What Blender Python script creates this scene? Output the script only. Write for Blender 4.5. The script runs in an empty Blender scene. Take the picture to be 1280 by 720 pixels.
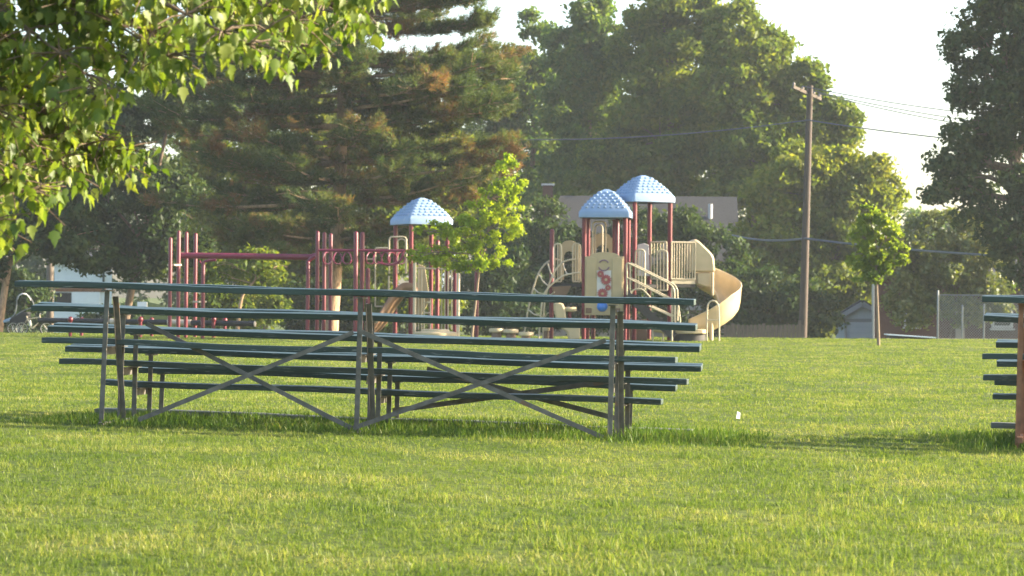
import bpy, math, random
import numpy as np
from mathutils import Vector, Matrix, Euler
random.seed(7); rng = np.random.default_rng(11)
R = math.radians
scene = bpy.context.scene
C = scene.collection

# ------------------------------------------------------------------ camera
FPX = 3000.0                                    # focal length in photo pixels (1280 wide): a zoomed compact camera
CAMZ = 1.147                                    # seated eye height
PITCH = math.atan(13 / FPX); ROLL = R(0.4)
F = Vector((0, math.cos(PITCH), math.sin(PITCH)))
_r0 = Vector((1, 0, 0)); _u0 = Vector((0, -math.sin(PITCH), math.cos(PITCH)))
RT = _r0 * math.cos(ROLL) + _u0 * math.sin(ROLL)
UP = -_r0 * math.sin(ROLL) + _u0 * math.cos(ROLL)
CAM = Vector((0, 0, CAMZ))
cd = bpy.data.cameras.new('camera'); cam = bpy.data.objects.new('camera', cd); C.objects.link(cam)
cam.matrix_world = Matrix(((RT.x, UP.x, -F.x, 0), (RT.y, UP.y, -F.y, 0), (RT.z, UP.z, -F.z, CAMZ), (0, 0, 0, 1)))
cd.sensor_width = 36; cd.lens = FPX / 1280 * 36; cd.clip_start = .1; cd.clip_end = 6000
cd.dof.use_dof = True; cd.dof.focus_distance = 21; cd.dof.aperture_fstop = 6.3
scene.camera = cam

# ------------------------------------------------------------------ light
SUN_EL, SUN_AZ = R(19.5), R(8)                   # azimuth from +x (picture right) towards +y (away)
w = bpy.data.worlds.new('World'); scene.world = w; w.use_nodes = True
nt = w.node_tree; nt.nodes.clear()
sky = nt.nodes.new('ShaderNodeTexSky'); sky.sky_type = 'NISHITA'; sky.sun_disc = False
sky.sun_elevation = SUN_EL; sky.sun_rotation = R(90) - SUN_AZ
sky.air_density = 1.0; sky.dust_density = 2.5; sky.ozone_density = 1.0
bg = nt.nodes.new('ShaderNodeBackground'); bg.inputs['Strength'].default_value = .125
wo = nt.nodes.new('ShaderNodeOutputWorld')
nt.links.new(sky.outputs[0], bg.inputs[0]); nt.links.new(bg.outputs[0], wo.inputs[0])
sl = bpy.data.lights.new('sun', 'SUN'); sl.energy = 5.0; sl.angle = R(.5); sl.color = (1, .86, .66)
so = bpy.data.objects.new('sun', sl); C.objects.link(so)
sd = Vector((math.cos(SUN_EL) * math.cos(SUN_AZ), math.cos(SUN_EL) * math.sin(SUN_AZ), math.sin(SUN_EL)))
so.rotation_euler = sd.to_track_quat('Z', 'Y').to_euler()
so.location = sd * 60
vs = scene.view_settings
vs.view_transform = 'Standard'; vs.look = 'None'; vs.exposure = 2.13; vs.gamma = 1; vs.use_curve_mapping = False
scene.render.engine = 'CYCLES'
scene.cycles.max_bounces = 6; scene.cycles.transparent_max_bounces = 6
scene.cycles.use_denoising = True

# ------------------------------------------------------------------ helpers
def P(px, py, Y):
    d = F + RT * ((px - 640) / FPX) + UP * ((360 - py) / FPX)
    return CAM + d * (Y / d.y)
def S(Y): return FPX / Y

def ground_z(x, y):
    x = np.asarray(x, float); y = np.asarray(y, float)
    tilt = -.019 * np.clip(x, -6, 6) * np.exp(-((y - 20) / 9.0) ** 2)
    t = np.clip((y - 72.5) / 26, 0, 1); drop = -1.5 * t * t * (3 - 2 * t) * 1.0
    drop = drop - np.clip((y - 72.5) / 6, 0, 1) * .12
    bump = .012 * np.sin(x * .9 + 1.3) * np.sin(y * .7) + .02 * np.sin(x * .23 + .5) * np.sin(y * .19 + 2)
    bump = bump * np.clip((y - 6) / 10, 0, 1)
    bank = 2.5 * np.exp(-((x + 19) / 4.0) ** 2 - ((y - 122) / 7.0) ** 2)
    return tilt + drop + bump + bank
def gz(x, y): return float(ground_z(x, y))

def tag(o, label=None, cat=None, group=None, kind=None):
    if label: o['label'] = label
    if cat: o['category'] = cat
    if group: o['group'] = group
    if kind: o['kind'] = kind
    return o
def thing(name, label, cat, loc=(0, 0, 0), rot=(0, 0, 0), group=None):
    o = bpy.data.objects.new(name, None); C.objects.link(o); o.empty_display_size = .2
    o.location = loc; o.rotation_euler = rot
    return tag(o, label, cat, group)
def copy_tree(o, parent=None):
    c = o.copy(); C.objects.link(c)
    if parent: c.parent = parent
    for ch in list(o.children): copy_tree(ch, c)
    return c
def root_loc(p):
    while p.parent: p = p.parent
    return Vector(p.location)

class MB:
    def __init__(s): s.v = []; s.f = []
    def add(s, vs_, fs):
        b = len(s.v); s.v += [tuple(v) for v in vs_]; s.f += [tuple(i + b for i in f) for f in fs]; return s
    def frame(s, c, ax, ay, az):
        vs_ = [Vector(c) + ax * i + ay * j + az * k for i in (-1, 1) for j in (-1, 1) for k in (-1, 1)]
        return s.add(vs_, [(0, 1, 3, 2), (4, 6, 7, 5), (0, 4, 5, 1), (2, 3, 7, 6), (0, 2, 6, 4), (1, 5, 7, 3)])
    def box(s, c, size, rot=None):
        m = (rot if rot is not None else Matrix.Identity(3))
        return s.frame(c, m @ Vector((size[0] / 2, 0, 0)), m @ Vector((0, size[1] / 2, 0)), m @ Vector((0, 0, size[2] / 2)))
    def beam(s, p, q, w_, h, up=(0, 0, 1)):
        p, q = Vector(p), Vector(q); d = (q - p); L = d.length; d.normalize()
        u = Vector(up); sd_ = d.cross(u)
        if sd_.length < 1e-4: sd_ = d.cross(Vector((0, 1, 0)))
        sd_.normalize(); u = sd_.cross(d)
        return s.frame((p + q) / 2, d * (L / 2), sd_ * (w_ / 2), u * (h / 2))
    def tube(s, pts, r, n=8, closed=False, cap=True):
        pts = [Vector(p) for p in pts]; k = len(pts)
        rr = r if isinstance(r, (list, tuple)) else [r] * k
        b = len(s.v); prev = None
        for i, p in enumerate(pts):
            if closed: t = pts[(i + 1) % k] - pts[i - 1]
            else: t = pts[min(i + 1, k - 1)] - pts[max(i - 1, 0)]
            t.normalize()
            if prev is None:
                a = t.cross(Vector((0, 0, 1)))
                if a.length < .05: a = t.cross(Vector((0, 1, 0)))
            else: a = prev - t * prev.dot(t)
            a.normalize(); prev = a; c = t.cross(a)
            for j in range(n):
                an = 2 * math.pi * j / n
                s.v.append(tuple(p + (a * math.cos(an) + c * math.sin(an)) * rr[i]))
        m = k if closed else k - 1
        for i in range(m):
            for j in range(n):
                i2 = (i + 1) % k
                s.f.append((b + i * n + j, b + i * n + (j + 1) % n, b + i2 * n + (j + 1) % n, b + i2 * n + j))
        if cap and not closed:
            s.f.append(tuple(b + j for j in reversed(range(n)))); s.f.append(tuple(b + (k - 1) * n + j for j in range(n)))
        return s
    def post(s, p, q, r, n=10):                       # tube with a domed top
        p, q = Vector(p), Vector(q); d = (q - p).normalized()
        return s.tube([p, q, q + d * r * .5, q + d * r * .85, q + d * r], [r, r, r * .87, r * .5, r * .08], n)
    def lathe(s, prof, c=(0, 0, 0), n=16, axis=None):
        c = Vector(c); b = len(s.v); m = axis if axis is not None else Matrix.Identity(3)
        for (r, z) in prof:
            for j in range(n):
                a = 2 * math.pi * j / n
                s.v.append(tuple(c + m @ Vector((r * math.cos(a), r * math.sin(a), z))))
        for i in range(len(prof) - 1):
            for j in range(n):
                s.f.append((b + i * n + j, b + i * n + (j + 1) % n, b + (i + 1) * n + (j + 1) % n, b + (i + 1) * n + j))
        s.f.append(tuple(b + j for j in reversed(range(n)))); s.f.append(tuple(b + (len(prof) - 1) * n + j for j in range(n)))
        return s
    def prism(s, pts, off):                            # polygon extruded by vector off
        pts = [Vector(p) for p in pts]; off = Vector(off); k = len(pts)
        fs = [tuple(range(k)), tuple(reversed(range(k, 2 * k)))]
        fs += [(i, i + k, (i + 1) % k + k, (i + 1) % k) for i in range(k)]
        return s.add(pts + [p + off for p in pts], fs)
    def build(s, name, mat, parent=None, world=True, smooth=None, bevel=0, solid=0, subd=0):
        vs_ = s.v
        if parent is not None and world:
            o0 = root_loc(parent); vs_ = [(v[0] - o0.x, v[1] - o0.y, v[2] - o0.z) for v in vs_]
        me = bpy.data.meshes.new(name); me.from_pydata(vs_, [], s.f); me.update()
        if mat: me.materials.append(mat)
        o = bpy.data.objects.new(name, me); C.objects.link(o)
        if parent is not None: o.parent = parent
        if solid:
            m = o.modifiers.new('thickness', 'SOLIDIFY'); m.thickness = solid; m.offset = 0
        if bevel:
            m = o.modifiers.new('bevel', 'BEVEL'); m.width = bevel; m.segments = 2; m.limit_method = 'ANGLE'; m.angle_limit = R(40)
        if subd:
            m = o.modifiers.new('subd', 'SUBSURF'); m.levels = subd; m.render_levels = subd
        if smooth:
            me.polygons.foreach_set('use_smooth', [True] * len(me.polygons))
            if smooth != 'all':
                try: me.set_sharp_from_angle(angle=R(smooth))
                except Exception: pass
        return o

def np_mesh(name, V, Fc, mat, parent=None):
    V = np.ascontiguousarray(V, np.float32).reshape(-1, 3); Fc = np.ascontiguousarray(Fc, np.int32)
    me = bpy.data.meshes.new(name); k = Fc.shape[1]; n = len(Fc)
    me.vertices.add(len(V)); me.vertices.foreach_set('co', V.ravel())
    me.loops.add(n * k); me.loops.foreach_set('vertex_index', Fc.ravel())
    me.polygons.add(n); me.polygons.foreach_set('loop_start', np.arange(0, n * k, k, dtype=np.int32))
    try: me.polygons.foreach_set('loop_total', np.full(n, k, dtype=np.int32))
    except Exception: pass
    me.update(calc_edges=True); me.materials.append(mat)
    o = bpy.data.objects.new(name, me); C.objects.link(o)
    if parent is not None: o.parent = parent
    return o

# ------------------------------------------------------------------ materials
def ramp_node(nt, stops):
    r = nt.nodes.new('ShaderNodeValToRGB'); e = r.color_ramp.elements
    while len(e) < len(stops): e.new(.5)
    for el, (p, c) in zip(e, stops): el.position = p; el.color = (*c, 1)
    return r
def mat(name, col, rough=.5, var=.15, scale=8.0, bump=0.0, metal=0.0, spec=.4, col2=None, stretch=None, wear=None):
    m = bpy.data.materials.new(name); m.use_nodes = True; nt = m.node_tree; b = nt.nodes['Principled BSDF']
    tc = nt.nodes.new('ShaderNodeTexCoord'); src = tc.outputs['Object']
    if stretch:
        mp = nt.nodes.new('ShaderNodeMapping'); mp.inputs['Scale'].default_value = stretch
        nt.links.new(src, mp.inputs[0]); src = mp.outputs[0]
    n = nt.nodes.new('ShaderNodeTexNoise'); n.inputs['Scale'].default_value = scale; n.inputs['Detail'].default_value = 5
    nt.links.new(src, n.inputs['Vector'])
    c2 = col2 or tuple(min(1, c * (1 + var)) for c in col); c1 = tuple(c * (1 - var) for c in col)
    stops = [(.3, c1), (.7, c2)]
    r = ramp_node(nt, stops); nt.links.new(n.outputs['Fac'], r.inputs[0]); out = r.outputs[0]
    if wear:
        n2 = nt.nodes.new('ShaderNodeTexNoise'); n2.inputs['Scale'].default_value = wear[1]; n2.inputs['Detail'].default_value = 8
        nt.links.new(src, n2.inputs['Vector'])
        r2 = ramp_node(nt, [(wear[2], (0, 0, 0)), (wear[2] + .06, (1, 1, 1))]); nt.links.new(n2.outputs['Fac'], r2.inputs[0])
        mx = nt.nodes.new('ShaderNodeMixRGB'); mx.inputs[2].default_value = (*wear[0], 1)
        nt.links.new(r2.outputs[0], mx.inputs[0]); nt.links.new(out, mx.inputs[1]); out = mx.outputs[0]
    nt.links.new(out, b.inputs['Base Color'])
    b.inputs['Roughness'].default_value = rough; b.inputs['Metallic'].default_value = metal
    b.inputs['Specular IOR Level'].default_value = spec
    if bump:
        bp = nt.nodes.new('ShaderNodeBump'); bp.inputs['Strength'].default_value = bump; bp.inputs['Distance'].default_value = .02
        nt.links.new(n.outputs['Fac'], bp.inputs['Height']); nt.links.new(bp.outputs[0], b.inputs['Normal'])
    return m
def leaf_mat(name, stops, trans=.4, gloss=.012, nscale=.35, nmix=.5, tcol=(1.35, 1.3, .55)):
    """leaf colour differs from leaf to leaf (random per island) and from bough to bough (noise)"""
    m = bpy.data.materials.new(name); m.use_nodes = True; nt = m.node_tree; nt.nodes.clear()
    g = nt.nodes.new('ShaderNodeNewGeometry'); tc = nt.nodes.new('ShaderNodeTexCoord')
    n = nt.nodes.new('ShaderNodeTexNoise'); n.inputs['Scale'].default_value = nscale; n.inputs['Detail'].default_value = 3
    nt.links.new(tc.outputs['Object'], n.inputs['Vector'])
    mr = nt.nodes.new('ShaderNodeMapRange'); mr.inputs[1].default_value = .3; mr.inputs[2].default_value = .7
    nt.links.new(n.outputs['Fac'], mr.inputs[0])
    mx = nt.nodes.new('ShaderNodeMix'); mx.inputs[0].default_value = nmix
    nt.links.new(g.outputs['Random Per Island'], mx.inputs[2]); nt.links.new(mr.outputs[0], mx.inputs[3])
    r = ramp_node(nt, stops); nt.links.new(mx.outputs[0], r.inputs[0])
    d = nt.nodes.new('ShaderNodeBsdfDiffuse'); t = nt.nodes.new('ShaderNodeBsdfTranslucent')
    tm = nt.nodes.new('ShaderNodeMixRGB'); tm.blend_type = 'MULTIPLY'; tm.inputs[0].default_value = 1; tm.inputs[2].default_value = (*tcol, 1)
    nt.links.new(r.outputs[0], d.inputs[0]); nt.links.new(r.outputs[0], tm.inputs[1]); nt.links.new(tm.outputs[0], t.inputs[0])
    ms = nt.nodes.new('ShaderNodeMixShader'); ms.inputs[0].default_value = trans
    nt.links.new(d.outputs[0], ms.inputs[1]); nt.links.new(t.outputs[0], ms.inputs[2])
    gl = nt.nodes.new('ShaderNodeBsdfGlossy'); gl.inputs['Roughness'].default_value = .45; gl.inputs[0].default_value = (.8, .8, .8, 1)
    m2 = nt.nodes.new('ShaderNodeMixShader'); m2.inputs[0].default_value = gloss
    nt.links.new(ms.outputs[0], m2.inputs[1]); nt.links.new(gl.outputs[0], m2.inputs[2])
    o = nt.nodes.new('ShaderNodeOutputMaterial'); nt.links.new(m2.outputs[0], o.inputs[0])
    return m

M = dict(
    plank=mat('green plank paint', (.017, .04, .036), .45, .35, 3.0, .25, stretch=(1, 12, 12), spec=.5, wear=((.13, .155, .145), 7.0, .62)),
    oldplank=mat('bare weathered plank', (.11, .12, .10), .8, .3, 6, .3, stretch=(1, 12, 12)),
    steel=mat('galvanised steel', (.115, .108, .092), .55, .3, 14, .1, metal=.2, wear=((.16, .1, .06), 6.0, .63)),
    rust=mat('rusty brown steel', (.22, .10, .05), .7, .3, 12, .2),
    red=mat('maroon powder coat', (.13, .010, .018), .38, .18, 5, wear=((.2, .06, .06), 9.0, .70)),
    magenta=mat('magenta powder coat', (.14, .014, .036), .38, .18, 5),
    cream=mat('cream powder coat', (.46, .39, .26), .4, .1, 6, wear=((.42, .32, .2), 8.0, .70)),
    tan=mat('tan moulded plastic', (.47, .37, .215), .42, .1, 3, wear=((.38, .29, .17), 5.0, .68)),
    tandark=mat('brown moulded plastic', (.17, .10, .055), .45, .15, 3),
    panel=mat('beige moulded plastic', (.42, .32, .175), .45, .08, 3),
    white=mat('white plate', (.55, .53, .50), .5, .05, 6),
    flower=mat('dusty red plastic', (.30, .06, .06), .5, .1, 9),
    purple=mat('dull purple', (.18, .1, .16), .5, .1, 9),
    ballblue=mat('bright blue plastic', (.05, .2, .6), .35, .08, 9),
    roofblue=mat('sky blue moulded roof', (.19, .28, .41), .5, .08, 2.5, wear=((.26, .33, .42), 4.0, .62)),
    dark=mat('dark rubber deck', (.03, .028, .025), .7, .2, 10),
    black=mat('black rubber', (.015, .015, .015), .6, .2, 10),
    chrome=mat('bright steel', (.6, .6, .58), .3, .1, 20, metal=.8),
    pad=mat('pale foam wrap', (.45, .38, .29), .8, .15, 8),
    bark=mat('bark', (.12, .085, .055), .9, .4, 5, .8, stretch=(4, 4, 1)),
    barkpine=mat('pine bark', (.33, .22, .13), .9, .4, 6, .9, stretch=(3, 3, 1)),
    barkpale=mat('pale young bark', (.19, .14, .09), .85, .25, 9, .3, stretch=(3, 3, 1)),
    polewood=mat('weathered pole wood', (.07, .052, .04), .85, .3, 4, .4, stretch=(8, 8, .6)),
    fencewood=mat('grey fence boards', (.115, .092, .07), .85, .35, 3, .3, stretch=(12, 12, .7)),
    siding=mat('white painted siding', (.72, .78, .81), .6, .05, 4),
    doorwhite=mat('white garage door paint', (.8, .83, .85), .5, .04, 4),
    shingle=mat('grey roof shingles', (.036, .037, .04), .9, .25, 14, .3),
    brick=mat('house brick', (.075, .034, .027), .85, .3, 30, .2),
    trim=mat('white trim', (.4, .4, .4), .5, .05, 5),
    glass=mat('dark window glass', (.03, .035, .04), .08, .1, 2, spec=.7),
    wall=mat('grey house wall', (.25, .22, .19), .8, .15, 4),
    galv=mat('galvanised wire', (.2, .21, .2), .45, .1, 10, metal=.6),
    wire=mat('power cable', (.10, .11, .12), .6, .1, 4),
    asphalt=mat('asphalt path', (.06, .06, .06), .9, .2, 6, .2),
    paper=mat('white paper', (.8, .8, .78), .8, .03, 6),
    bluemetal=mat('silver blue paint', (.22, .3, .4), .3, .1, 4, metal=.3),
)

# ------------------------------------------------------------------ ground and grass
def graded(a, b, n, p): return [a + (b - a) * (i / n) ** p for i in range(n + 1)]
ys = sorted(set([-60, -25, -8] + list(np.arange(0, 140, .7)) + graded(141, 3000, 24, 2.2)))
xs = sorted(set(list(np.arange(-30, 30.1, .75)) + graded(31, 2000, 20, 2.2) + [-v for v in graded(31, 2000, 20, 2.2)]))
X, Y = np.meshgrid(xs, ys); Z = ground_z(X, Y)
gv = np.stack([X, Y, Z], -1).reshape(-1, 3); nx, ny = len(xs), len(ys)
ii = (np.arange(ny - 1)[:, None] * nx + np.arange(nx - 1)[None, :]).ravel()
gf = np.stack([ii, ii + 1, ii + 1 + nx, ii + nx], -1)
gm = bpy.data.materials.new('lawn soil and thatch'); gm.use_nodes = True; nt = gm.node_tree; b = nt.nodes['Principled BSDF']
tc = nt.nodes.new('ShaderNodeTexCoord')
n1 = nt.nodes.new('ShaderNodeTexNoise'); n1.inputs['Scale'].default_value = .45; n1.inputs['Detail'].default_value = 6
n2 = nt.nodes.new('ShaderNodeTexNoise'); n2.inputs['Scale'].default_value = 14; n2.inputs['Detail'].default_value = 6
nt.links.new(tc.outputs['Object'], n1.inputs['Vector']); nt.links.new(tc.outputs['Object'], n2.inputs['Vector'])
r1 = ramp_node(nt, [(.3, (.05, .08, .014)), (.7, (.10, .125, .028))]); r2 = ramp_node(nt, [(.35, (.55, .55, .5)), (.7, (1.3, 1.25, 1.0))])
mx = nt.nodes.new('ShaderNodeMixRGB'); mx.blend_type = 'MULTIPLY'; mx.inputs[0].default_value = 1
nt.links.new(n1.outputs['Fac'], r1.inputs[0]); nt.links.new(n2.outputs['Fac'], r2.inputs[0])
nt.links.new(r1.outputs[0], mx.inputs[1]); nt.links.new(r2.outputs[0], mx.inputs[2]); nt.links.new(mx.outputs[0], b.inputs['Base Color'])
b.inputs['Roughness'].default_value = .95; b.inputs['Specular IOR Level'].default_value = .1
g = np_mesh('ground', gv, gf, gm); tag(g, kind='structure')

def rot_basis(n, tilt_max):
    az = rng.uniform(0, 2 * np.pi, n); tl = rng.uniform(0, 1, n) ** .8 * tilt_max
    return az, tl
def blades(name, x, y, h, wd, tilt_max, material, label):
    n = len(x); az, tl = rot_basis(n, tilt_max); z = ground_z(x, y)
    base = np.stack([x, y, z - .004], -1)
    lean = np.stack([np.cos(az) * np.sin(tl), np.sin(az) * np.sin(tl), np.cos(tl)], -1)
    tl2 = tl * 1.55 + .1
    lean2 = np.stack([np.cos(az) * np.sin(tl2), np.sin(az) * np.sin(tl2), np.cos(tl2)], -1)
    fa = az + np.pi / 2 + rng.normal(0, .7, n); side = np.stack([np.cos(fa), np.sin(fa), np.zeros(n)], -1) * (wd / 2)[:, None]
    mid = base + lean * (h * .55)[:, None]; tip = mid + lean2 * (h * .45)[:, None]
    V = np.stack([base - side, base + side, mid + side * .8, mid - side * .8, tip], 1)
    o = (np.arange(n) * 5)[:, None]
    Fc = np.concatenate([o + np.array([[0, 1, 2]]), o + np.array([[0, 2, 3]]), o + np.array([[3, 2, 4]])], 1).reshape(-1, 3)
    ob = np_mesh(name, V, Fc, material); tag(ob, label, 'grass', kind='stuff'); return ob
grass_m = leaf_mat('lawn grass', [(.12, (.055, .10, .016)), (.40, (.11, .165, .028)), (.66, (.18, .22, .046)), (.86, (.28, .27, .10)), (.96, (.38, .34, .18))],
                   trans=.5, gloss=.012, nscale=.9, nmix=.45, tcol=(1.25, 1.25, .65))
def lawn_pts():
    xs_, ys_, hs, ws = [], [], [], []
    for (a, b_, dens) in [(9.2, 11.5, 5200), (11.5, 14, 4600), (14, 18, 3600), (18, 23, 2700), (23, 30, 1700), (30, 40, 1000), (40, 55, 560), (55, 74.5, 320)]:
        wmax = .235 * b_ + .6; n = int(dens * (b_ - a) * 2 * wmax)
        nc = n // 9; cx_, cy_ = rng.uniform(-wmax, wmax, nc), rng.uniform(a, b_, nc); id_ = rng.integers(0, nc, n); sp_ = .014 * max(1, (a / 16))
        hc = rng.uniform(.4, 1.35, nc)[id_]
        x = cx_[id_] + rng.normal(0, sp_, n); y = cy_[id_] + rng.normal(0, sp_ * 1.3, n)
        k = np.abs(x) < .225 * y + .5; x, y, hc = x[k], y[k], hc[k]
        patch = .5 + .5 * np.sin(x * 1.7 + np.sin(y * 1.1) * 2) * np.sin(y * 1.3 + x * .4)
        h = (.018 + .018 * rng.uniform(0, 1, len(x)) ** 1.5 + .016 * patch * rng.uniform(.3, 1, len(x))) * hc
        wd = .0034 * np.maximum(1, (y / 16)) ** .95 * rng.uniform(.7, 1.4, len(x))
        xs_.append(x); ys_.append(y); hs.append(h); ws.append(wd)
    # scattered coarser tufts and weeds
    n = 260; tx_, ty_ = rng.uniform(-1, 1, n), 9.5 + 40 * rng.uniform(0, 1, n) ** 1.3; tx_ *= .23 * ty_
    id_ = np.repeat(np.arange(n), 40); m = len(id_); rad_ = rng.uniform(.04, .13, n)[id_]
    xs_.append(tx_[id_] + rng.normal(0, 1, m) * rad_); ys_.append(ty_[id_] + rng.normal(0, 1, m) * rad_)
    hs.append(rng.uniform(.045, .085, m)); ws.append(rng.uniform(.004, .008, m))
    return map(np.concatenate, (xs_, ys_, hs, ws))
x, y, h, wd = lawn_pts()
blades('lawn_grass', x, y, h, wd, 1.05, grass_m, 'short sunlit yellow green lawn covering the whole park')
tall_m = leaf_mat('unmown grass', [(.12, (.04, .085, .012)), (.5, (.075, .14, .018)), (.8, (.12, .175, .03)), (.95, (.26, .25, .1))], trans=.45, gloss=.012, nscale=1.2, nmix=.35, tcol=(1.3, 1.25, .6))

# ------------------------------------------------------------------ bleachers
def inv_local(M_, px, py, depth):
    Mi = M_.inverted(); c = Mi @ CAM; d = F + RT * ((px - 640) / FPX) + UP * ((360 - py) / FPX); d = Mi.to_3x3() @ d
    t = (depth - c.y) / d.y; return c + d * t
SEAT_Z = [1.19, .985, .805, .62, .435]; FOOT_Z = [.70, .51, .32, .045]; RUN = .42
SEAT_TILT = [2.2, 6.0, 5.5, 4.5, 3.0]
def plank(m, cx, cy, cz, L, wd_, th, rm, n=18):
    vs_, ph, am = [], random.uniform(0, 6), random.uniform(.003, .009)
    for i in range(n + 1):
        x_ = -L / 2 + L * i / n; dz = am * math.sin(x_ * 2.6 + ph) + .002 * random.uniform(-1, 1); dy = .003 * math.sin(x_ * 1.7 + ph * 2)
        for (y_, z_) in ((-wd_ / 2, -th / 2), (wd_ / 2, -th / 2), (wd_ / 2, th / 2), (-wd_ / 2, th / 2)):
            vs_.append(Vector((cx, cy, cz)) + rm @ Vector((x_, y_ + dy, z_ + dz)))
    fs = [(i * 4 + j, i * 4 + (j + 1) % 4, i * 4 + 4 + (j + 1) % 4, i * 4 + 4 + j) for i in range(n) for j in range(4)]
    m.add(vs_, fs + [(3, 2, 1, 0), (n * 4, n * 4 + 1, n * 4 + 2, n * 4 + 3)])
def bleacher(label, loc, rot, seat_px, foot_px, frames_x, tail=.0, legs_mat='steel', brace=True, tilts=None):
    t = thing('bleacher', label, 'bleacher', loc, rot)
    Mw = Matrix.Translation(loc) @ Euler(rot).to_matrix().to_4x4()
    for k in range(5):
        (x0, y0), (x1, y1) = seat_px[k]
        a = inv_local(Mw, x0, y0, k * RUN).x; b_ = inv_local(Mw, x1, y1, k * RUN).x
        yaw = (tilts or {}).get(k, 0)
        rm = Euler((R(SEAT_TILT[k]), R(yaw), R(random.uniform(-.2, .2)))).to_matrix()
        m = MB(); wdt = .118
        plank(m, (a + b_) / 2, k * RUN - .064, SEAT_Z[k] - .03 - .064 * math.tan(R(SEAT_TILT[k])), b_ - a, wdt, .05, rm)
        plank(m, (a + b_) / 2 + .004, k * RUN + .064, SEAT_Z[k] - .03 + .064 * math.tan(R(SEAT_TILT[k])), b_ - a - .012, wdt, .05, rm)
        m.build('seat_plank', M['plank'], t, False, bevel=.005)
    for k in range(4):
        (x0, y0), (x1, y1) = foot_px[k]; d = k * RUN + .26
        a = inv_local(Mw, x0, y0, d).x; b_ = inv_local(Mw, x1, y1, d).x
        rm = Euler((R(random.uniform(-1, .5)), 0, R(random.uniform(-.25, .25)))).to_matrix()
        m = MB(); plank(m, (a + b_) / 2, d, FOOT_Z[k] - .028, b_ - a, .235, .048, rm)
        m.build('foot_plank', M['plank' if k < 3 else 'oldplank'], t, False, bevel=.006)
    fm = M[legs_mat]
    for fi, fx in enumerate(frames_x):
        for k in range(5):
            x_ = fx + .012 * (k % 2); d = k * RUN
            top = SEAT_Z[k] - .065; m = MB()
            ln = .022 if fi == 0 and k == 0 else random.uniform(-.008, .008)
            m.beam((x_ - ln, d, -.12 - tail), (x_, d, top), .006, .04, (0, 1, 0))
            m.beam((x_ + .022 - ln, d - .022, -.12 - tail), (x_ + .022, d - .022, top), .036, .006, (0, 1, 0))
            m.box((x_ + .02, d, top - .006), (.06, .2, .012))
            if k == 0:
                for z_ in (.84, .62): m.box((x_ + .022, d - .031, z_), (.016, .012, .016))
            m.build('leg', fm, t, False)
        m = MB().beam((fx + .05, .06, SEAT_Z[0] - .12), (fx + .065, .33, -.05), .006, .045, (0, 1, 0))
        m.beam((fx + .072, .06, SEAT_Z[0] - .12), (fx + .088, .33, -.05), .045, .006, (0, 1, 0))
        m.build('strut', fm, t, False)
        for k in range(4):
            m = MB().beam((fx - .004, k * RUN, FOOT_Z[k] - .092), (fx - .004, (k + 1) * RUN + .05, FOOT_Z[k] - .092), .006, .07)
            m.beam((fx + .03, k * RUN + .03, FOOT_Z[k] - .06), (fx + .03, (k + 1) * RUN + .05, FOOT_Z[k] - .06), .06, .006)
            m.build('bracket', fm, t, False)
        MB().beam((fx + .02, -.12, -.02), (fx + .02, 1.9, -.02), .05, .05).build('base_runner', fm, t, False)
    if brace:
        for i in range(len(frames_x) - 1):
            a, b_ = frames_x[i], frames_x[i + 1]; d = -.036
            s0 = .22 if i == 0 else .03; s1 = .37 if i == 0 else .03; b1 = b_ - .03
            d0 = .46 if i == 0 else d
            m = MB().beam((a + s0, d0, .84), (b1, d, .035), .005, .038, (0, 0, 1)); m.build('cross_brace', fm, t, False)
            m = MB().beam((a + s1 - .04, d - .008, .035), (b1, d - .008, .83), .005, .038, (0, 0, 1)); m.build('cross_brace', fm, t, False)
        a, b_ = frames_x[-2], frames_x[-1]; d = 3 * RUN + .04
        MB().beam((a + .35, d, .50), (b_ - .05, d, .12), .005, .045).build('cross_brace', fm, t, False)
        MB().beam((a + .05, d + .01, .12), (b_ - .05, d + .01, .46), .005, .045).build('cross_brace', fm, t, False)
    return t
B0 = P(447, 545, 20); bz = gz(B0.x, 20)
bleacher('five row green plank bleacher seen whole from behind, in front of the playground', (B0.x, 20, bz), (0, R(1.25), R(-8.5)),
         [((24, 356), (869, 378)), ((45, 388), (871, 406)), ((65, 412), (876, 432)), ((86, 440), (878, 455)), ((178, 468), (846, 482))],
         [((57, 427), (846, 451)), ((79, 457), (860, 476)), ((130, 487), (828, 500)), ((123, 515), (866, 518))],
         [-2.21, -.02, 2.09])
B1 = P(1275, 560, 20.2)
bleacher('second green bleacher cut off by the right edge, with a rusty brown post', (B1.x, 20.2, .01), (0, R(.3), R(-12.5)),
         [((1228, 372), (1660, 375)), ((1230, 394), (1660, 420)), ((1245, 431), (1660, 433)), ((1246, 458), (1660, 460)), ((1243, 484), (1660, 486))],
         [((1228, 444), (1660, 446)), ((1229, 472), (1660, 474)), ((1241, 499), (1660, 502)), ((1239, 518), (1660, 520))],
         [-.02, 1.9], tail=.12, legs_mat='rust', brace=True, tilts={1: 2.2})
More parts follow.
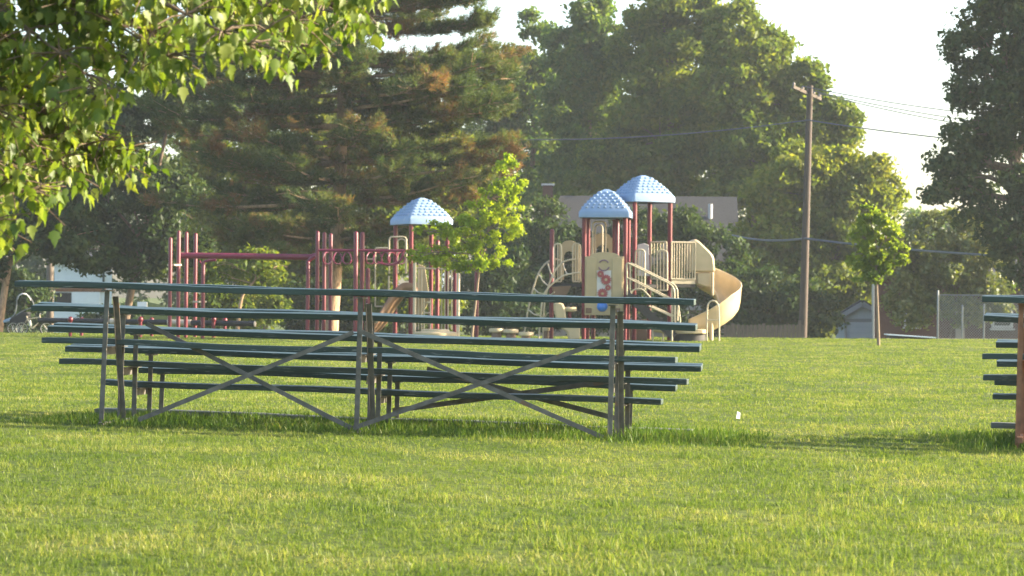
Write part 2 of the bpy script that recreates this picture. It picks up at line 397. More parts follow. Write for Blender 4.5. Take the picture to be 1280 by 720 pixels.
# long unmown grass round the legs
def tall_patch(cx, cy, yaw, x0, x1, d0, d1, n, hmin, hmax):
    u = rng.uniform(x0, x1, n); v = rng.uniform(d0, d1, n); c, s_ = math.cos(yaw), math.sin(yaw)
    x = cx + u * c - v * s_; y = cy + u * s_ + v * c
    edge = np.clip(np.minimum.reduce([(u - x0) / .6, (x1 - u) / .6, (v - d0) / .3, (d1 - v) / .3]), 0, 1)
    keep = rng.uniform(0, 1, n) < .25 + .75 * edge
    cl = .55 + .45 * np.sin(u * 5 + np.sin(v * 4)) * np.sin(v * 6 + u * 2.3)
    h = (hmin + (hmax - hmin) * rng.uniform(0, 1, n) ** 1.6 * cl) * (.45 + .55 * edge)
    return x[keep], y[keep], h[keep]
parts = [tall_patch(B0.x, 20, R(-8.5), -3.0, 3.4, -.35, 2.1, 24000, .05, .165), tall_patch(B1.x, 20.2, 0, -.6, 2.5, -.3, 2.1, 9000, .07, .22)]
x, y, h = map(np.concatenate, zip(*parts))
blades('tall_grass', x, y, h, rng.uniform(.005, .009, len(x)), .75, tall_m, 'longer unmown grass growing up under the bleachers')

# ------------------------------------------------------------------ playground
PY = 66.0
def at(px, py, Yd=PY): return P(px, py, Yd)
def gpt(px, Yd):
    p = P(px, 425, Yd); return Vector((p.x, Yd, gz(p.x, Yd)))
def red_post(px, ytop, Yd, parent, r=.062, m='red', name='post', ybot=None):
    t_ = P(px, ytop, Yd); b_ = Vector((t_.x, Yd, gz(t_.x, Yd) - .3))
    if ybot: b_.z = P(px, ybot, Yd).z
    return MB().post(b_, (t_.x, Yd, t_.z - r), r).build(name, M[m], parent, smooth=40)
def tube(pts, r, m, parent, name, n=8, closed=False):
    return MB().tube(pts, r, n, closed).build(name, M[m], parent, smooth=50)
def smooth_pts(pts, k=5):
    pts = [Vector(p) for p in pts]; out = []
    for i in range(len(pts) - 1):
        p0 = pts[max(i - 1, 0)]; p1 = pts[i]; p2 = pts[i + 1]; p3 = pts[min(i + 2, len(pts) - 1)]
        for j in range(k):
            t_ = j / k
            out.append(.5 * ((2 * p1) + (p2 - p0) * t_ + (2 * p0 - 5 * p1 + 4 * p2 - p3) * t_ ** 2 + (3 * p1 - p0 - 3 * p2 + p3) * t_ ** 3))
    out.append(pts[-1]); return out
def pt(l, Yd): return [P(a, b_, Yd) for a, b_ in l]
def roof(cx, cy, zb, size, yaw, hgt, parent):
    """moulded square roof: skirt, hipped curved faces, rows of raised studs"""
    h2 = size / 2; k = hgt / .78
    prof = [(h2 * .97, 0), (h2, .01), (h2, .14 * k), (h2 * .965, .185 * k), (h2 * .80, .345 * k), (h2 * .60, .50 * k), (h2 * .38, .645 * k), (h2 * .2, .74 * k), (h2 * .08, .78 * k)]
    cr = .1; m = MB(); c_, s_ = math.cos(yaw), math.sin(yaw)
    ring = []
    for q in range(4):
        for j in range(4):
            a = q * math.pi / 2 + j / 3 * math.pi / 2; sx = (1, -1, -1, 1)[q]; sy = (1, 1, -1, -1)[q]
            ring.append((sx * (1 - cr) + cr * math.cos(a), sy * (1 - cr) + cr * math.sin(a)))
    def W(x_, y_, z_): return (cx + x_ * c_ - y_ * s_, cy + x_ * s_ + y_ * c_, zb + z_)
    vs_ = [W(r_ * a, r_ * b_, z_) for (r_, z_) in prof for (a, b_) in ring]; n = len(ring)
    fs = [(i * n + j, i * n + (j + 1) % n, (i + 1) * n + (j + 1) % n, (i + 1) * n + j) for i in range(len(prof) - 1) for j in range(n)]
    fs.append(tuple(range((len(prof) - 1) * n, len(prof) * n)))
    m.add(vs_, fs)
    o = m.build('roof', M['roofblue'], parent, smooth=35, solid=.012)
    st = MB()
    def hw(z_):
        for (r0, z0), (r1, z1) in zip(prof, prof[1:]):
            if z0 <= z_ <= z1 and z1 > z0: return r0 + (r1 - r0) * (z_ - z0) / (z1 - z0)
        return .05
    for q in range(4):
        a = q * math.pi / 2; ca, sa = math.cos(a), math.sin(a)
        for row in range(6):
            z_ = (.24 + row * .083) * k; w_ = hw(z_); z2 = z_ + .066 * k; w2 = hw(z2); lim = w_ * .86 - .05
            nst = max(1, int(2 * lim / .145) + 1)
            for j in range(nst):
                u = 0 if nst == 1 else -lim + 2 * lim * j / (nst - 1)
                u += 0
                pts_ = []
                for (uu, ww, zz, off) in ((u - .055, w_, z_, -.004), (u + .055, w_, z_, -.004), (u + .048, w2, z2, -.004), (u - .048, w2, z2, -.004),
                                          (u - .024, (w_ * .7 + w2 * .3), z_ * .7 + z2 * .3, .035), (u + .024, (w_ * .7 + w2 * .3), z_ * .7 + z2 * .3, .035), (u + .02, w_ * .3 + w2 * .7, z_ * .3 + z2 * .7, .035), (u - .02, w_ * .3 + w2 * .7, z_ * .3 + z2 * .7, .035)):
                    x_, y_ = (ww + off * .75), uu; zz = zz + off * .66
                    pts_.append(W(x_ * ca - y_ * sa, x_ * sa + y_ * ca, zz))
                st.add(pts_, [(4, 5, 6, 7), (0, 1, 5, 4), (1, 2, 6, 5), (2, 3, 7, 6), (3, 0, 4, 7)])
    st.build('roof_studs', M['roofblue'], o)
    return o
def square(px, Yd, size, yaw):
    a = P(px, 425, Yd); fx = Vector((math.cos(yaw), math.sin(yaw), 0)) * size; fy = Vector((-math.sin(yaw), math.cos(yaw), 0)) * size
    o = Vector((a.x, Yd, 0)); return o, o + fx, o + fx + fy, o + fy
def deck(corners, z_, parent, th=.09, m='dark'):
    return MB().prism([Vector((c.x, c.y, z_)) for c in corners], (0, 0, -th)).build('deck', M[m], parent)
def corner_posts(cs, ztop, parent, r=.062):
    for c in cs: MB().tube([(c.x, c.y, gz(c.x, c.y) - .3), (c.x, c.y, ztop)], r, 10).build('post', M['red'], parent, smooth=40)
def barrier(p0, p1, z0, z1, parent, nb, r=.016, m='cream', rr=.024):
    """tube frame with upright bars from p0 to p1"""
    p0, p1 = Vector(p0), Vector(p1); up = Vector((0, 0, 1)); mb = MB()
    a0, a1 = Vector((p0.x, p0.y, z0)), Vector((p1.x, p1.y, z0)); b0, b1 = Vector((p0.x, p0.y, z1)), Vector((p1.x, p1.y, z1))
    mb.tube([a0, a1], rr); mb.tube([b0, b1], rr); mb.tube([a0, b0], rr); mb.tube([a1, b1], rr)
    for i in range(1, nb + 1):
        t_ = i / (nb + 1); q = p0.lerp(p1, t_); mb.tube([(q.x, q.y, z0), (q.x, q.y, z1)], r, 6)
    return mb.build('barrier', M[m], parent, smooth=50)
def hoop(px0, px1, ytop, ybot, Yd, parent, r=.022, bars=0, name='grab_rail', m='cream', Yd2=None):
    Yd2 = Yd2 or Yd; q = 3.5
    l = [(px0, ybot), (px0, ytop + q), (px0 + 1.2, ytop + 1), (px0 + q, ytop), (px1 - q, ytop), (px1 - 1.2, ytop + 1), (px1, ytop + q), (px1, ybot)]
    n = len(l); pts_ = [P(a, b_, Yd + (Yd2 - Yd) * (a - px0) / max(.1, px1 - px0)) for a, b_ in l]
    mb = MB().tube(pts_, r, 8)
    for i in range(bars):
        a = px0 + (px1 - px0) * (i + 1) / (bars + 1); yy = Yd + (Yd2 - Yd) * (a - px0) / (px1 - px0)
        mb.tube([P(a, ytop + .5, yy), P(a, ybot, yy)], r * .75, 6)
    if bars: mb.tube([pts_[0], pts_[-1]], r, 8)
    return mb.build(name, M[m], parent, smooth=50)

# --- right play structure
pr = thing('play_structure', 'red, tan and blue play structure with two blue roofs and a spiral slide', 'play structure', gpt(790, 66))
c1 = square(729.5, 66, 1.13, R(-7)); ctr = (c1[0] + c1[2]) / 2
z1 = P(757, 273, 66.5).z; roof(ctr.x, ctr.y, z1, 1.42, R(-7), .80, pr); corner_posts(c1, z1 + .03, pr)
c2 = square(792.5, 66.3, 1.13, R(27)); ctr = (c2[0] + c2[2]) / 2
z2 = P(806, 253.5, 67).z; roof(ctr.x, ctr.y, z2, 1.36, R(27), .76, pr); corner_posts(c2, z2 + .03, pr)
for px, yt, yd in ((690, 286, 66.6), (771.5, 273, 66.55), (742, 330, 67.4)): red_post(px, yt, yd, pr)
deck([c + Vector((0, 0, 0)) for c in c1], 1.12, pr); deck(c2, 1.56, pr)
bl = [Vector((P(690, 400, 66.5).x, 66.45, 0)), Vector((c1[0].x, c1[0].y + .05, 0)), Vector((c1[3].x, c1[3].y, 0)), Vector((P(690, 400, 67.5).x, 67.5, 0))]
deck(bl, 1.57, pr)
mid = [c1[1] + Vector((0, .05, 0)), c2[0] + Vector((0, .05, 0)), c2[3], c1[2]]
deck(mid, 1.38, pr)
# activity panel
pz0, pz1 = P(754, 394, 65.9).z, P(754, 320.5, 65.9).z
fx = (c1[1] - c1[0]).normalized(); nrm = Vector((fx.y, -fx.x, 0)); pc = (c1[0] + c1[1]) / 2 + nrm * .09; hwid = .535
def PP(u, z_, o=0): return pc + fx * u + nrm * o + Vector((0, 0, z_))
def arch_outline(hw_, za, zb, rise, n=10, shoulder=.12):
    l = [(-hw_, za), (hw_, za), (hw_, zb), (hw_ - shoulder, zb)]
    for i in range(1, n): a = math.pi * i / n; l.append(((hw_ - shoulder) * math.cos(a), zb + rise * math.sin(a)))
    l += [(-hw_ + shoulder, zb), (-hw_, zb)]; return l
pn = MB().prism([PP(u, z_, .0) for u, z_ in arch_outline(hwid, pz0, pz1, .12)], nrm * -.07).build('activity_panel', M['panel'], pr, bevel=.012)
mb = MB()
for u0, u1 in ((-.5, -.22), (.22, .5)): mb.prism([PP(u0, pz0 + .45), PP(u1, pz0 + .45), PP(u1, pz1 - .06), PP((u0 + u1) / 2, pz1 - .01), PP(u0, pz1 - .06)], nrm * .022)
mb.build('panel_rib', M['panel'], pn, bevel=.012)
MB().prism([PP(-.2, pz0 + .50), PP(.19, pz0 + .50), PP(.19, pz0 + 1.23), PP(-.2, pz0 + 1.23)], nrm * .008).build('panel_window', M['white'], pn)
def Zp(y): return P(754, y, 65.9).z
def gear(u, z_, r, n=12):
    l = []
    for i in range(n * 4):
        a = 2 * math.pi * i / (n * 4); q = r * (1.0 if (i // 2) % 2 else .78); l.append(PP(u + q * math.cos(a), z_ + q * math.sin(a), .012))
    MB().prism(l, nrm * .025).build('flower_gear', M['flower'], pn)
    MB().prism([PP(u + r * .25 * math.cos(i * .785), z_ + r * .25 * math.sin(i * .785), .04) for i in range(8)], nrm * .015).build('gear_hub', M['panel'], pn)
gear(-.10, Zp(342.5), .10); gear(.05, Zp(349.6), .15, 14); gear(.11, Zp(359.6), .085); gear(-.04, Zp(367.0), .15, 14)
mb = MB()
for r_, a0, a1 in ((.14, 30, 150), (.15, 200, 340)):
    mb.tube([PP(-.01 + r_ * math.cos(R(a0 + (a1 - a0) * i / 8)), Zp(331.5) + r_ * math.sin(R(a0 + (a1 - a0) * i / 8)), .02) for i in range(9)], .017, 6)
mb.build('panel_emblem', M['purple'], pn)
MB().lathe([(.15, 0), (.145, .03), (.1, .07), (.02, .085)], PP(-.05, Zp(383), 0), 18, Matrix((fx, Vector((0, 0, 1)), nrm)).transposed()).build('blue_ball', M['ballblue'], pn, smooth='all')
for u in (-.42, .36):
    MB().prism([PP(u - .08, Zp(391.5)), PP(u + .08, Zp(391.5)), PP(u + .08, Zp(385)), PP(u - .08, Zp(385))], nrm * .03).build('panel_pocket', M['tandark'], pn, bevel=.01)
# left bay: arched cream barrier and infill
def arch_panel(px0, px1, ytop, ysh, ybot, Yd, hole, name='arch_panel', m='panel'):
    cxp = (px0 + px1) / 2; hw_ = (px1 - px0) / 2; l = [(px0, ybot), (px0, ysh)]
    for i in range(9): a = math.pi * (1 - i / 8); l.append((cxp + hw_ * .7 * math.cos(a), ysh - (ysh - ytop) * math.sin(a)))
    l += [(px1, ysh), (px1, ybot)]
    if hole:                                           # an arched opening from below
        hx, hy = hole; q = [(cxp + hx, ybot)]
        for i in range(9): a = math.pi * i / 8; q.append((cxp + hx * math.cos(a), hy + hx * 1.1 * (1 - math.sin(a))))
        q.append((cxp - hx, ybot)); l = l + q
    return MB().prism([P(a, b_, Yd) for a, b_ in l], (0, .05, 0)).build(name, M[m], pr, bevel=.008)
arch_panel(699, 724, 300.5, 305, 350, 67.45, (6.5, 314))
arch_panel(738, 768, 291, 297, 330, 67.3, (8, 306), m='tan')
hoop(693, 701.5, 304.5, 352, 66.45, pr, Yd2=66.45, bars=1, name='barrier')
hoop(716, 725.5, 304.5, 352, 66.4, pr, bars=2, name='barrier')
hoop(741, 757, 277, 318, 66.9, pr)
hoop(744, 753, 281, 318, 67.2, pr)
# arch climber
o_ = lambda l: [(640 + a / 4.8, 280 + b_ / 4.8) for a, b_ in l]
rail1 = smooth_pts(pt(o_([(66, 690), (80, 620), (100, 500), (125, 395), (160, 295), (210, 230), (262, 212), (292, 218)]), 66.7))
rail2 = smooth_pts(pt(o_([(160, 700), (172, 560), (186, 440), (225, 375), (300, 315), (362, 297), (412, 292)]), 65.7))
rail3 = smooth_pts(pt(o_([(186, 700), (196, 470), (232, 335), (270, 265), (320, 222), (385, 212)]), 66.3))
cl = MB()
for r_ in (rail1, rail2, rail3): cl.tube(r_, .024, 8)
for a, b_ in (((100, 515), (168, 548)), ((130, 385), (190, 418)), ((160, 298), (214, 368)), ((214, 232), (248, 322)), ((176, 560), (215, 535)), ((192, 430), (255, 408)), ((305, 232), (332, 300))):
    q = o_([a, b_]); cl.tube(smooth_pts([P(*q[0], 66.6), (P(*q[0], 66.6) + P(*q[1], 65.8)) / 2 + Vector((0, 0, -.05)), P(*q[1], 65.8)], 4), .018, 6)
cl.build('arch_climber', M['cream'], pr, smooth=50)
# brown underslung ramp and curly tan climber
MB().prism(pt([(690, 358.5), (714.5, 357), (708, 369.5), (692, 369)], 66.2), (0, .5, 0)).build('underside_ramp', M['tandark'], pr)
MB().prism(pt([(692, 379), (698, 377.5), (704, 379.5), (707, 388), (708, 398), (713, 406), (725, 407), (725.5, 424), (711, 426), (709, 416), (700, 409), (695, 398), (692.5, 388)], 65.3), (0, .45, 0)).build('curly_climber', M['tan'], pr, bevel=.05)
tube(pt([(712, 423), (712, 388)], 65.5), .05, 'red', pr, 'stool_post')
MB().lathe([(.14, 0), (.19, .03), (.2, .1), (.17, .13)], P(712, 390, 65.5), 16).build('stool', M['tan'], pr, smooth=40)
# stairs with hand rails
o5 = lambda l: [(720 + a / 5.54, 300 + b_ / 5.54) for a, b_ in l]
sa, sb = P(787, 366, 65.3), P(842, 417, 65.0)
st = MB()
for i in range(7):
    t_ = (i + .5) / 7; q = sa.lerp(sb, t_); st.box((q.x, 65.35, q.z), (.26, .9, .05))
    st.box((q.x - .1, 65.35, q.z + .08), (.02, .88, .16))
st.build('step', M['dark'], pr)
for yy in (64.9, 65.82): MB().beam(P(784, 369, yy), P(843, 421, yy), .04, .22).build('stringer', M['dark'], pr)
for yy, dx in ((64.88, 0), (65.85, 4)):
    hr = MB()
    hr.tube(smooth_pts(pt([(a + dx, b_) for a, b_ in o5([(352, 215), (352, 165), (385, 172), (520, 240), (640, 300), (672, 330), (681, 380), (681, 560)])], yy), 4), .022)
    hr.tube(pt([(a + dx, b_) for a, b_ in o5([(358, 262), (630, 402)])], yy), .018)
    hr.tube(pt([(a + dx, b_) for a, b_ in o5([(352, 380), (352, 165)])], yy), .022)
    hr.tube(pt([(a + dx, b_) for a, b_ in o5([(505, 458), (665, 530)])], yy), .022)
    hr.tube(pt([(a + dx, b_) for a, b_ in o5([(665, 330), (665, 700)])], yy), .022)
    if dx == 0:
        hr.tube(smooth_pts(pt(o5([(600, 400), (690, 410), (712, 480), (725, 600)]), 64.88), 4), .02)
        hr.tube(smooth_pts(pt(o5([(370, 390), (400, 345), (450, 340), (490, 370), (515, 400)]), 64.9), 4), .02)
    hr.build('hand_rail', M['cream'], pr, smooth=50)
hoop(794.5, 806, 312, 362, 65.9, pr, bars=2, name='gate'); hoop(821.5, 834, 313, 363, 66.4, pr, bars=2, name='gate')
# barriers of the tall deck
pa = Vector((P(841.5, 0, 66.7).x, 66.7, 0)); pb = Vector((P(871, 0, 66.9).x, 66.9, 0))
zb0, zb1 = P(856, 349, 66.8).z, P(856, 303, 66.8).z
barrier(pa, pb, zb0, zb1, pr, 8)
MB().beam((pa.x, pa.y + .02, zb0 - .08), (pb.x, pb.y + .02, zb0 - .08), .05, .1).build('kick_plate', M['cream'], pr)
barrier((P(816, 0, 67.6).x, 67.6, 0), (P(835, 0, 67.4).x, 67.4, 0), zb0, zb1 + .02, pr, 4)
deck([pa, pb, pb + Vector((0, 1.0, 0)), Vector((c2[2].x, c2[2].y, 0)), Vector((c2[1].x, c2[1].y, 0))], 1.58, pr)
MB().prism(pt([(797, 306), (805, 304), (811, 306), (812, 345), (797, 345)], 67.4), (0, .06, 0)).build('side_panel', M['white'], pr, bevel=.01)
# slide hood
hd = MB().prism(pt([(861, 305), (864, 300.5), (869, 298.5), (874, 301.5), (881, 308), (889, 316), (892.5, 322), (894, 340), (872, 340), (861, 340)], 66.9), (0, 1.0, 0))
hood = hd.build('slide_hood', M['tan'], pr, bevel=.05, smooth=60)
MB().prism(pt([(871.5, 341), (893, 341), (890.5, 356), (884, 359), (872, 355)], 66.95), (0, .9, 0)).build('hood_base', M['tan'], hood, bevel=.03)
tube(pt([(890.5, 340), (890.5, 369)], 66.8), .04, 'tan', pr, 'hood_post')
# spiral slide: half a turn from the hood round the right side to the front
cxs, cys, rc = P(891, 0, 67).x, 67.15, .52
path = []
za, zb_ = P(890, 352, 67).z - .05, P(868, 415, 66).z
NT = 40
for i in range(NT + 1):
    t_ = i / NT; th = R(118 - 215 * t_); z_ = za + (zb_ - za) * (t_ * .93)
    path.append((Vector((cxs + rc * math.cos(th), cys + rc * 1.15 * math.sin(th), z_)), Vector((math.cos(th), math.sin(th), 0))))
last, rad = path[-1]; tan_ = (path[-1][0] - path[-2][0]).normalized()
for i in range(1, 9): path.append((last + Vector((tan_.x, tan_.y, 0)) * .085 * i + Vector((0, 0, -.012 * i)), rad))
sec = [(-.30, .2), (-.305, .08), (-.26, -.04), (-.17, -.10), (-.04, -.12), (.08, -.11), (.18, -.05), (.26, .05), (.30, .22), (.32, .46), (.335, .66), (.35, .68)]
sm = MB(); vs_ = []; k = len(sec)
for i, (p, r_) in enumerate(path):
    e = min(1, max(0, (len(path) - 1 - i) / 16)); e0 = min(1, .5 + i / 14)
    for (u, v) in sec:
        hgt = v * (.5 + .5 * e) * (e0 if v > .1 else 1) if u > 0 else v * (.4 + .6 * e if v < 0 else 1)
        vs_.append(p + r_ * u + Vector((0, 0, hgt)))
fs = [(i * k + j, (i + 1) * k + j, (i + 1) * k + j + 1, i * k + j + 1) for i in range(len(path) - 1) for j in range(k - 1)]
sm.add(vs_, fs).build('spiral_slide', M['tan'], pr, smooth='all', solid=.03)
MB().lathe([(.5, 0), (.52, .02), (.52, .1), (.48, .12)], P(861, 417, 65.8), 28).build('slide_base', M['tan'], pr, smooth=40)
MB().lathe([(.46, 0), (.46, .2)], P(861, 427, 65.85), 24).build('base_plinth', M['dark'], pr, smooth=40)
tube(pt([(889, 427), (889, 402)], 66.3), .06, 'tan', pr, 'pedestal')
ar = MB().tube(smooth_pts(pt([(883.5, 430), (884, 388), (886.5, 378.5), (891, 376), (896, 378.5), (898.5, 388), (899, 430)], 65.4), 5), .022)
ar.tube(pt([(884, 400), (899, 400)], 65.4), .018, 6); ar.build('support_arch', M['cream'], pr, smooth=50)
# lower details under the structure
hoop(816, 829, 411, 428, 65.2, pr, name='grab_rail'); tube(pt([(817, 412), (830, 414)], 65.15), .06, 'tan', pr, 'crawl_bar')
MB().prism(pt([(786, 401), (808, 399), (809, 427), (788, 427)], 66.6), (0, .06, 0)).build('ground_panel', M['tandark'], pr, bevel=.01)

# --- left play structure with overhead loops
pl = thing('play_structure', 'red and tan play structure with one blue roof behind the bright sapling', 'play structure', gpt(525, 67))
cA = square(513, 66.6, 1.1, R(26)); ctr = (cA[0] + cA[2]) / 2
zA = P(527, 281, 67).z; roof(ctr.x, ctr.y, zA, 1.36, R(26), .76, pl); corner_posts(cA, zA + .03, pl)
deck(cA, 1.22, pl)
for px, yt, yd in ((547, 300, 67.6), (596, 338, 66.8), (569, 330, 68)): red_post(px, yt, yd, pl)
hoop(486.5, 508, 296, 342, 66.4, pl); hoop(497, 507, 299, 342, 67, pl)
hp = MB().tube(pt([(469, 383), (469, 312), (470, 310), (485, 310)], 66.2), .022); hp.tube(pt([(486, 383), (486, 345)], 66.2), .022)
hp.tube(pt([(469, 383), (486, 383)], 66.2), .02); hp.tube(pt([(458, 324), (469, 324)], 66.2), .02); hp.build('climbing_frame', M['cream'], pl, smooth=50)
for px, yt, r_ in ((518.5, 328, .045), (573, 328, .05)):
    red_post(px, yt, 65.9, pl, r=r_, m='cream')
bb = MB()
for px in (523, 527, 552, 556, 560, 564.5): bb.tube(pt([(px, 335), (px, 412)], 66.6 if px < 540 else 67.0), .018, 6)
bb.tube(pt([(520, 335), (545, 336)], 66.6), .022); bb.tube(pt([(548, 336), (573, 337)], 67.0), .022)
bb.build('barrier', M['cream'], pl, smooth=50)
ld = MB()
for y_ in (378, 391, 404, 416): ld.tube(pt([(530, y_), (538, y_)], 66.2), .022, 6)
for px in (530, 538): ld.tube(pt([(px, 372), (px, 426)], 66.2), .02, 6)
ld.build('ladder', M['cream'], pl, smooth=50)
MB().prism(pt([(523, 330), (531, 333), (537, 372), (532, 385), (520, 405), (519, 385)], 67.2), (0, .05, 0)).build('climbing_panel', M['tan'], pl, bevel=.01)
MB().lathe([(.55, 0), (.6, .03), (.6, .11), (.52, .14), (.4, .15), (.38, .2), (.3, .21)], P(544, 421, 65.6), 28).build('round_table_step', M['tan'], pl, smooth=40)
# wide brown slide
s0, s1 = Vector((P(508, 366, 66.6).x, 66.7, P(508, 366, 66.6).z)), Vector((P(463, 418, 66).x, 66.1, P(463, 418, 66).z))
prof = smooth_pts([s0 + Vector((.3, .05, .0)), s0, s0.lerp(s1, .3) + Vector((0, 0, .05)), s0.lerp(s1, .62) + Vector((0, 0, -.08)), s0.lerp(s1, .85) + Vector((0, 0, -.07)), s1], 5)
sv = []; ac = Vector((.2, 1, 0)).normalized()
secw = [(-.52, .26), (-.48, .05), (-.4, 0), (-.06, 0), (0, .14), (.06, 0), (.4, 0), (.48, .05), (.52, .26)]; k = len(secw)
for p in prof:
    for u, v in secw: sv.append(p + ac * u + Vector((0, 0, v)))
MB().add(sv, [(i * k + j, (i + 1) * k + j, (i + 1) * k + j + 1, i * k + j + 1) for i in range(len(prof) - 1) for j in range(k - 1)]).build('double_slide', M['tandark'], pl, smooth=60, solid=.03)
# overhead loop ladder from the tower to the left
for px, yt, yd in ((445, 289, 65.7), (453, 290, 66.5), (460, 335, 66.1)): red_post(px, yt, yd, pl)
for yy, dy in ((65.75, 0), (66.5, -.5)):
    tube(pt([(398, 313 + dy), (515, 313.6 + dy), (556, 311 + dy)], yy), .034, 'magenta', pl, 'overhead_rail')
for i, px in enumerate((409, 421, 434, 462, 472, 481, 490, 500)):
    l = []
    for j in range(18):
        a = 2 * math.pi * j / 18; u = math.sin(a); v = math.cos(a)
        l.append((px + 5.2 * u * (1 - .25 * v) + (i % 2), 322.5 - 7.5 * v, 66.12 + .3 * math.sin(a + (i % 3))))
    tube([P(a, b_, c) for a, b_, c in l], .019, 'magenta', pl, 'loop_rung', 6, True)
tube(smooth_pts(pt([(472, 328), (484, 331), (494, 330), (501, 324), (504, 315), (507, 312)], 65.7), 5), .03, 'magenta', pl, 'curved_rail')

# --- track ride at the far left
tr = thing('track_ride', 'long magenta overhead track ride between two clusters of red posts', 'track ride', gpt(310, 66.5))
for px, yt, yd in ((213, 296.5, 66.0), (223.5, 288, 66.6), (233, 289.5, 67.3), (244.5, 291, 68), (254, 327, 66.2),
                   (385, 326, 66.0), (397, 288.5, 66.4), (405.5, 290, 67), (413.5, 291.5, 67.7)): red_post(px, yt, yd, tr, r=.055)
tube(pt([(226, 319.5), (300, 320.2), (388, 321.5), (398, 319)], 66.8), .085, 'magenta', tr, 'track_beam', 12)
tube(smooth_pts(pt([(254, 330), (256, 327), (262, 325.5), (270, 325)], 66.2), 4), .04, 'magenta', tr, 'bent_arm')
tube(smooth_pts(pt([(385, 328), (388, 324), (394, 320)], 66.1), 4), .05, 'magenta', tr, 'bent_arm')
tube(smooth_pts(pt([(250, 325.5), (250, 328), (254, 330)], 66.4), 3), .03, 'magenta', tr, 'trolley')
for (px0, px1, y_, yd) in ((213.5, 223, 331.3, 66.2), (244.5, 254, 377.3, 67)):
    a, b_ = P(px0, y_, yd), P(px1, y_, yd + .2); MB().beam(a, b_, .3, .05).build('foot_step', M['cream'], tr, bevel=.01)

# --- stepping pods
for i, (px, y_, yd, lab) in enumerate(((620.6, 410.5, 65.2, 'tan stepping pod, leftmost of the row beside the arch climber'), (638.8, 411.5, 65.0, 'tan stepping pod in the middle of the row beside the arch climber'),
                                        (657.5, 415, 64.6, 'lowest tan stepping pod, nearest the foot of the arch climber'), (683, 408.5, 66.2, 'tall narrow stepping pod under the play structure deck'))):
    p = P(px, y_, yd); gg = gz(p.x, yd); t = thing('stepping_pod', lab, 'stepping pod', (p.x, yd, gg), group='stepping pods by the play structure')
    r_ = .2 if i < 3 else .1
    MB().lathe([(r_ * .9, -.11), (r_, -.09), (r_ * 1.02, -.03), (r_ * .93, 0)], p, 18).build('pod_top', M['tan'], t, smooth=40)
    MB().lathe([(r_ * .8, gg - .1), (r_ * .62, p.z - .11)], (p.x, p.y, 0), 12).build('pod_base', M['tandark'], t, smooth=40)

# --- padded balance log on red ball topped posts
bl_ = thing('balance_log', 'long black balance log on pairs of red ball topped posts', 'balance beam', gpt(190, 68))
LA, LB = P(48, 400.3, 68.6), P(318, 404.8, 67.4)
tube([LA, LB], .078, 'black', bl_, 'log', 14)
MB().tube([LB, LB + (LB - LA).normalized() * .03], .08, 14).build('log_end', M['pad'], bl_, smooth=40)
for a, b_ in ((139, 150), (211, 240)):
    q0, q1 = LA.lerp(LB, (a - 48) / 270), LA.lerp(LB, (b_ - 48) / 270); MB().tube([q0, q1], .088, 14).build('foam_wrap', M['pad'], bl_, smooth=40)
for px in (88, 175.5, 267):
    for dx, yd, dy in ((0, 67.5, 0), (14, 68.5, 1)):
        px2 = px + dx; p = P(px2, 396.5 + dy, yd); b2 = Vector((p.x, yd, gz(p.x, yd) - .2))
        po = MB().tube([b2, (p.x, yd, p.z - .06)], .05, 10).build('post', M['red'], bl_, smooth=40)
        MB().lathe([(.05, -.09), (.075, -.05), (.075, 0), (.05, .045), (.01, .06)], (p.x, yd, p.z - .04), 12).build('ball_cap', M['red'], po, smooth='all')

# ------------------------------------------------------------------ bicycle with a covered trailer
def wheel(parent, c, r, ang=0):
    ax = Vector((math.cos(ang), math.sin(ang), 0))
    c = Vector(c); ring = [c + ax * r * math.cos(2 * math.pi * i / 24) + Vector((0, 0, r * math.sin(2 * math.pi * i / 24))) for i in range(24)]
    wv = MB().tube(ring, .018, 6, True).build('wheel', M['black'], parent, smooth=50)
    rim = [c + (q - c) * .9 for q in ring]; MB().tube(rim, .008, 6, True).build('rim', M['chrome'], wv)
    mb = MB()
    for i in range(12): mb.tube([c, rim[i * 2]], .0025, 4)
    mb.tube([c + ax.cross(Vector((0, 0, 1))) * .04, c - ax.cross(Vector((0, 0, 1))) * .04], .02, 8); mb.build('spokes', M['chrome'], wv)
BY = 72.5
bc = thing('bicycle', 'cream framed bicycle parked on the far edge of the lawn', 'bicycle', gpt(42, BY))
w1, w2 = P(27, 410.5, BY), P(58, 411, BY - .1)
for c in (w1, w2): wheel(bc, c, .19)
fr = MB(); bbk = P(40, 411, BY); st_ = P(34, 399, BY); hd_ = P(50, 396.5, BY); hl = P(51, 400.5, BY)
fr.tube([bbk, st_, P(33, 395, BY)], .016); fr.tube([st_, hd_], .017); fr.tube([bbk, hl], .017)
fr.tube([w1, bbk], .010); fr.tube([w1, st_], .010); fr.build('frame', M['cream'], bc, smooth=50)
fk = MB(); fk.tube([P(49.5, 393, BY), hl, P(54, 405, BY), w2], .013); fk.build('fork', M['cream'], bc, smooth=50)
MB().tube([P(49.5, 393, BY - .22), P(50.5, 392, BY - .1), P(49.5, 393, BY), P(50.5, 392, BY + .1), P(49.5, 393, BY + .22)], .013).build('handlebar', M['chrome'], bc, smooth=50)
MB().prism([P(30, 393.8, BY - .05), P(37, 394.2, BY - .02), P(37, 394.2, BY + .02), P(30, 393.8, BY + .05)], (0, 0, .04)).build('saddle', M['black'], bc, bevel=.01)
MB().tube([P(37, 400.5, BY), P(38, 407.5, BY)], .035, 10).build('bottle', M['white'], bc, smooth=40)
MB().lathe([(.05, -.01), (.05, .01)], bbk, 12, Matrix.Rotation(R(90), 3, 'X')).build('crank', M['dark'], bc)
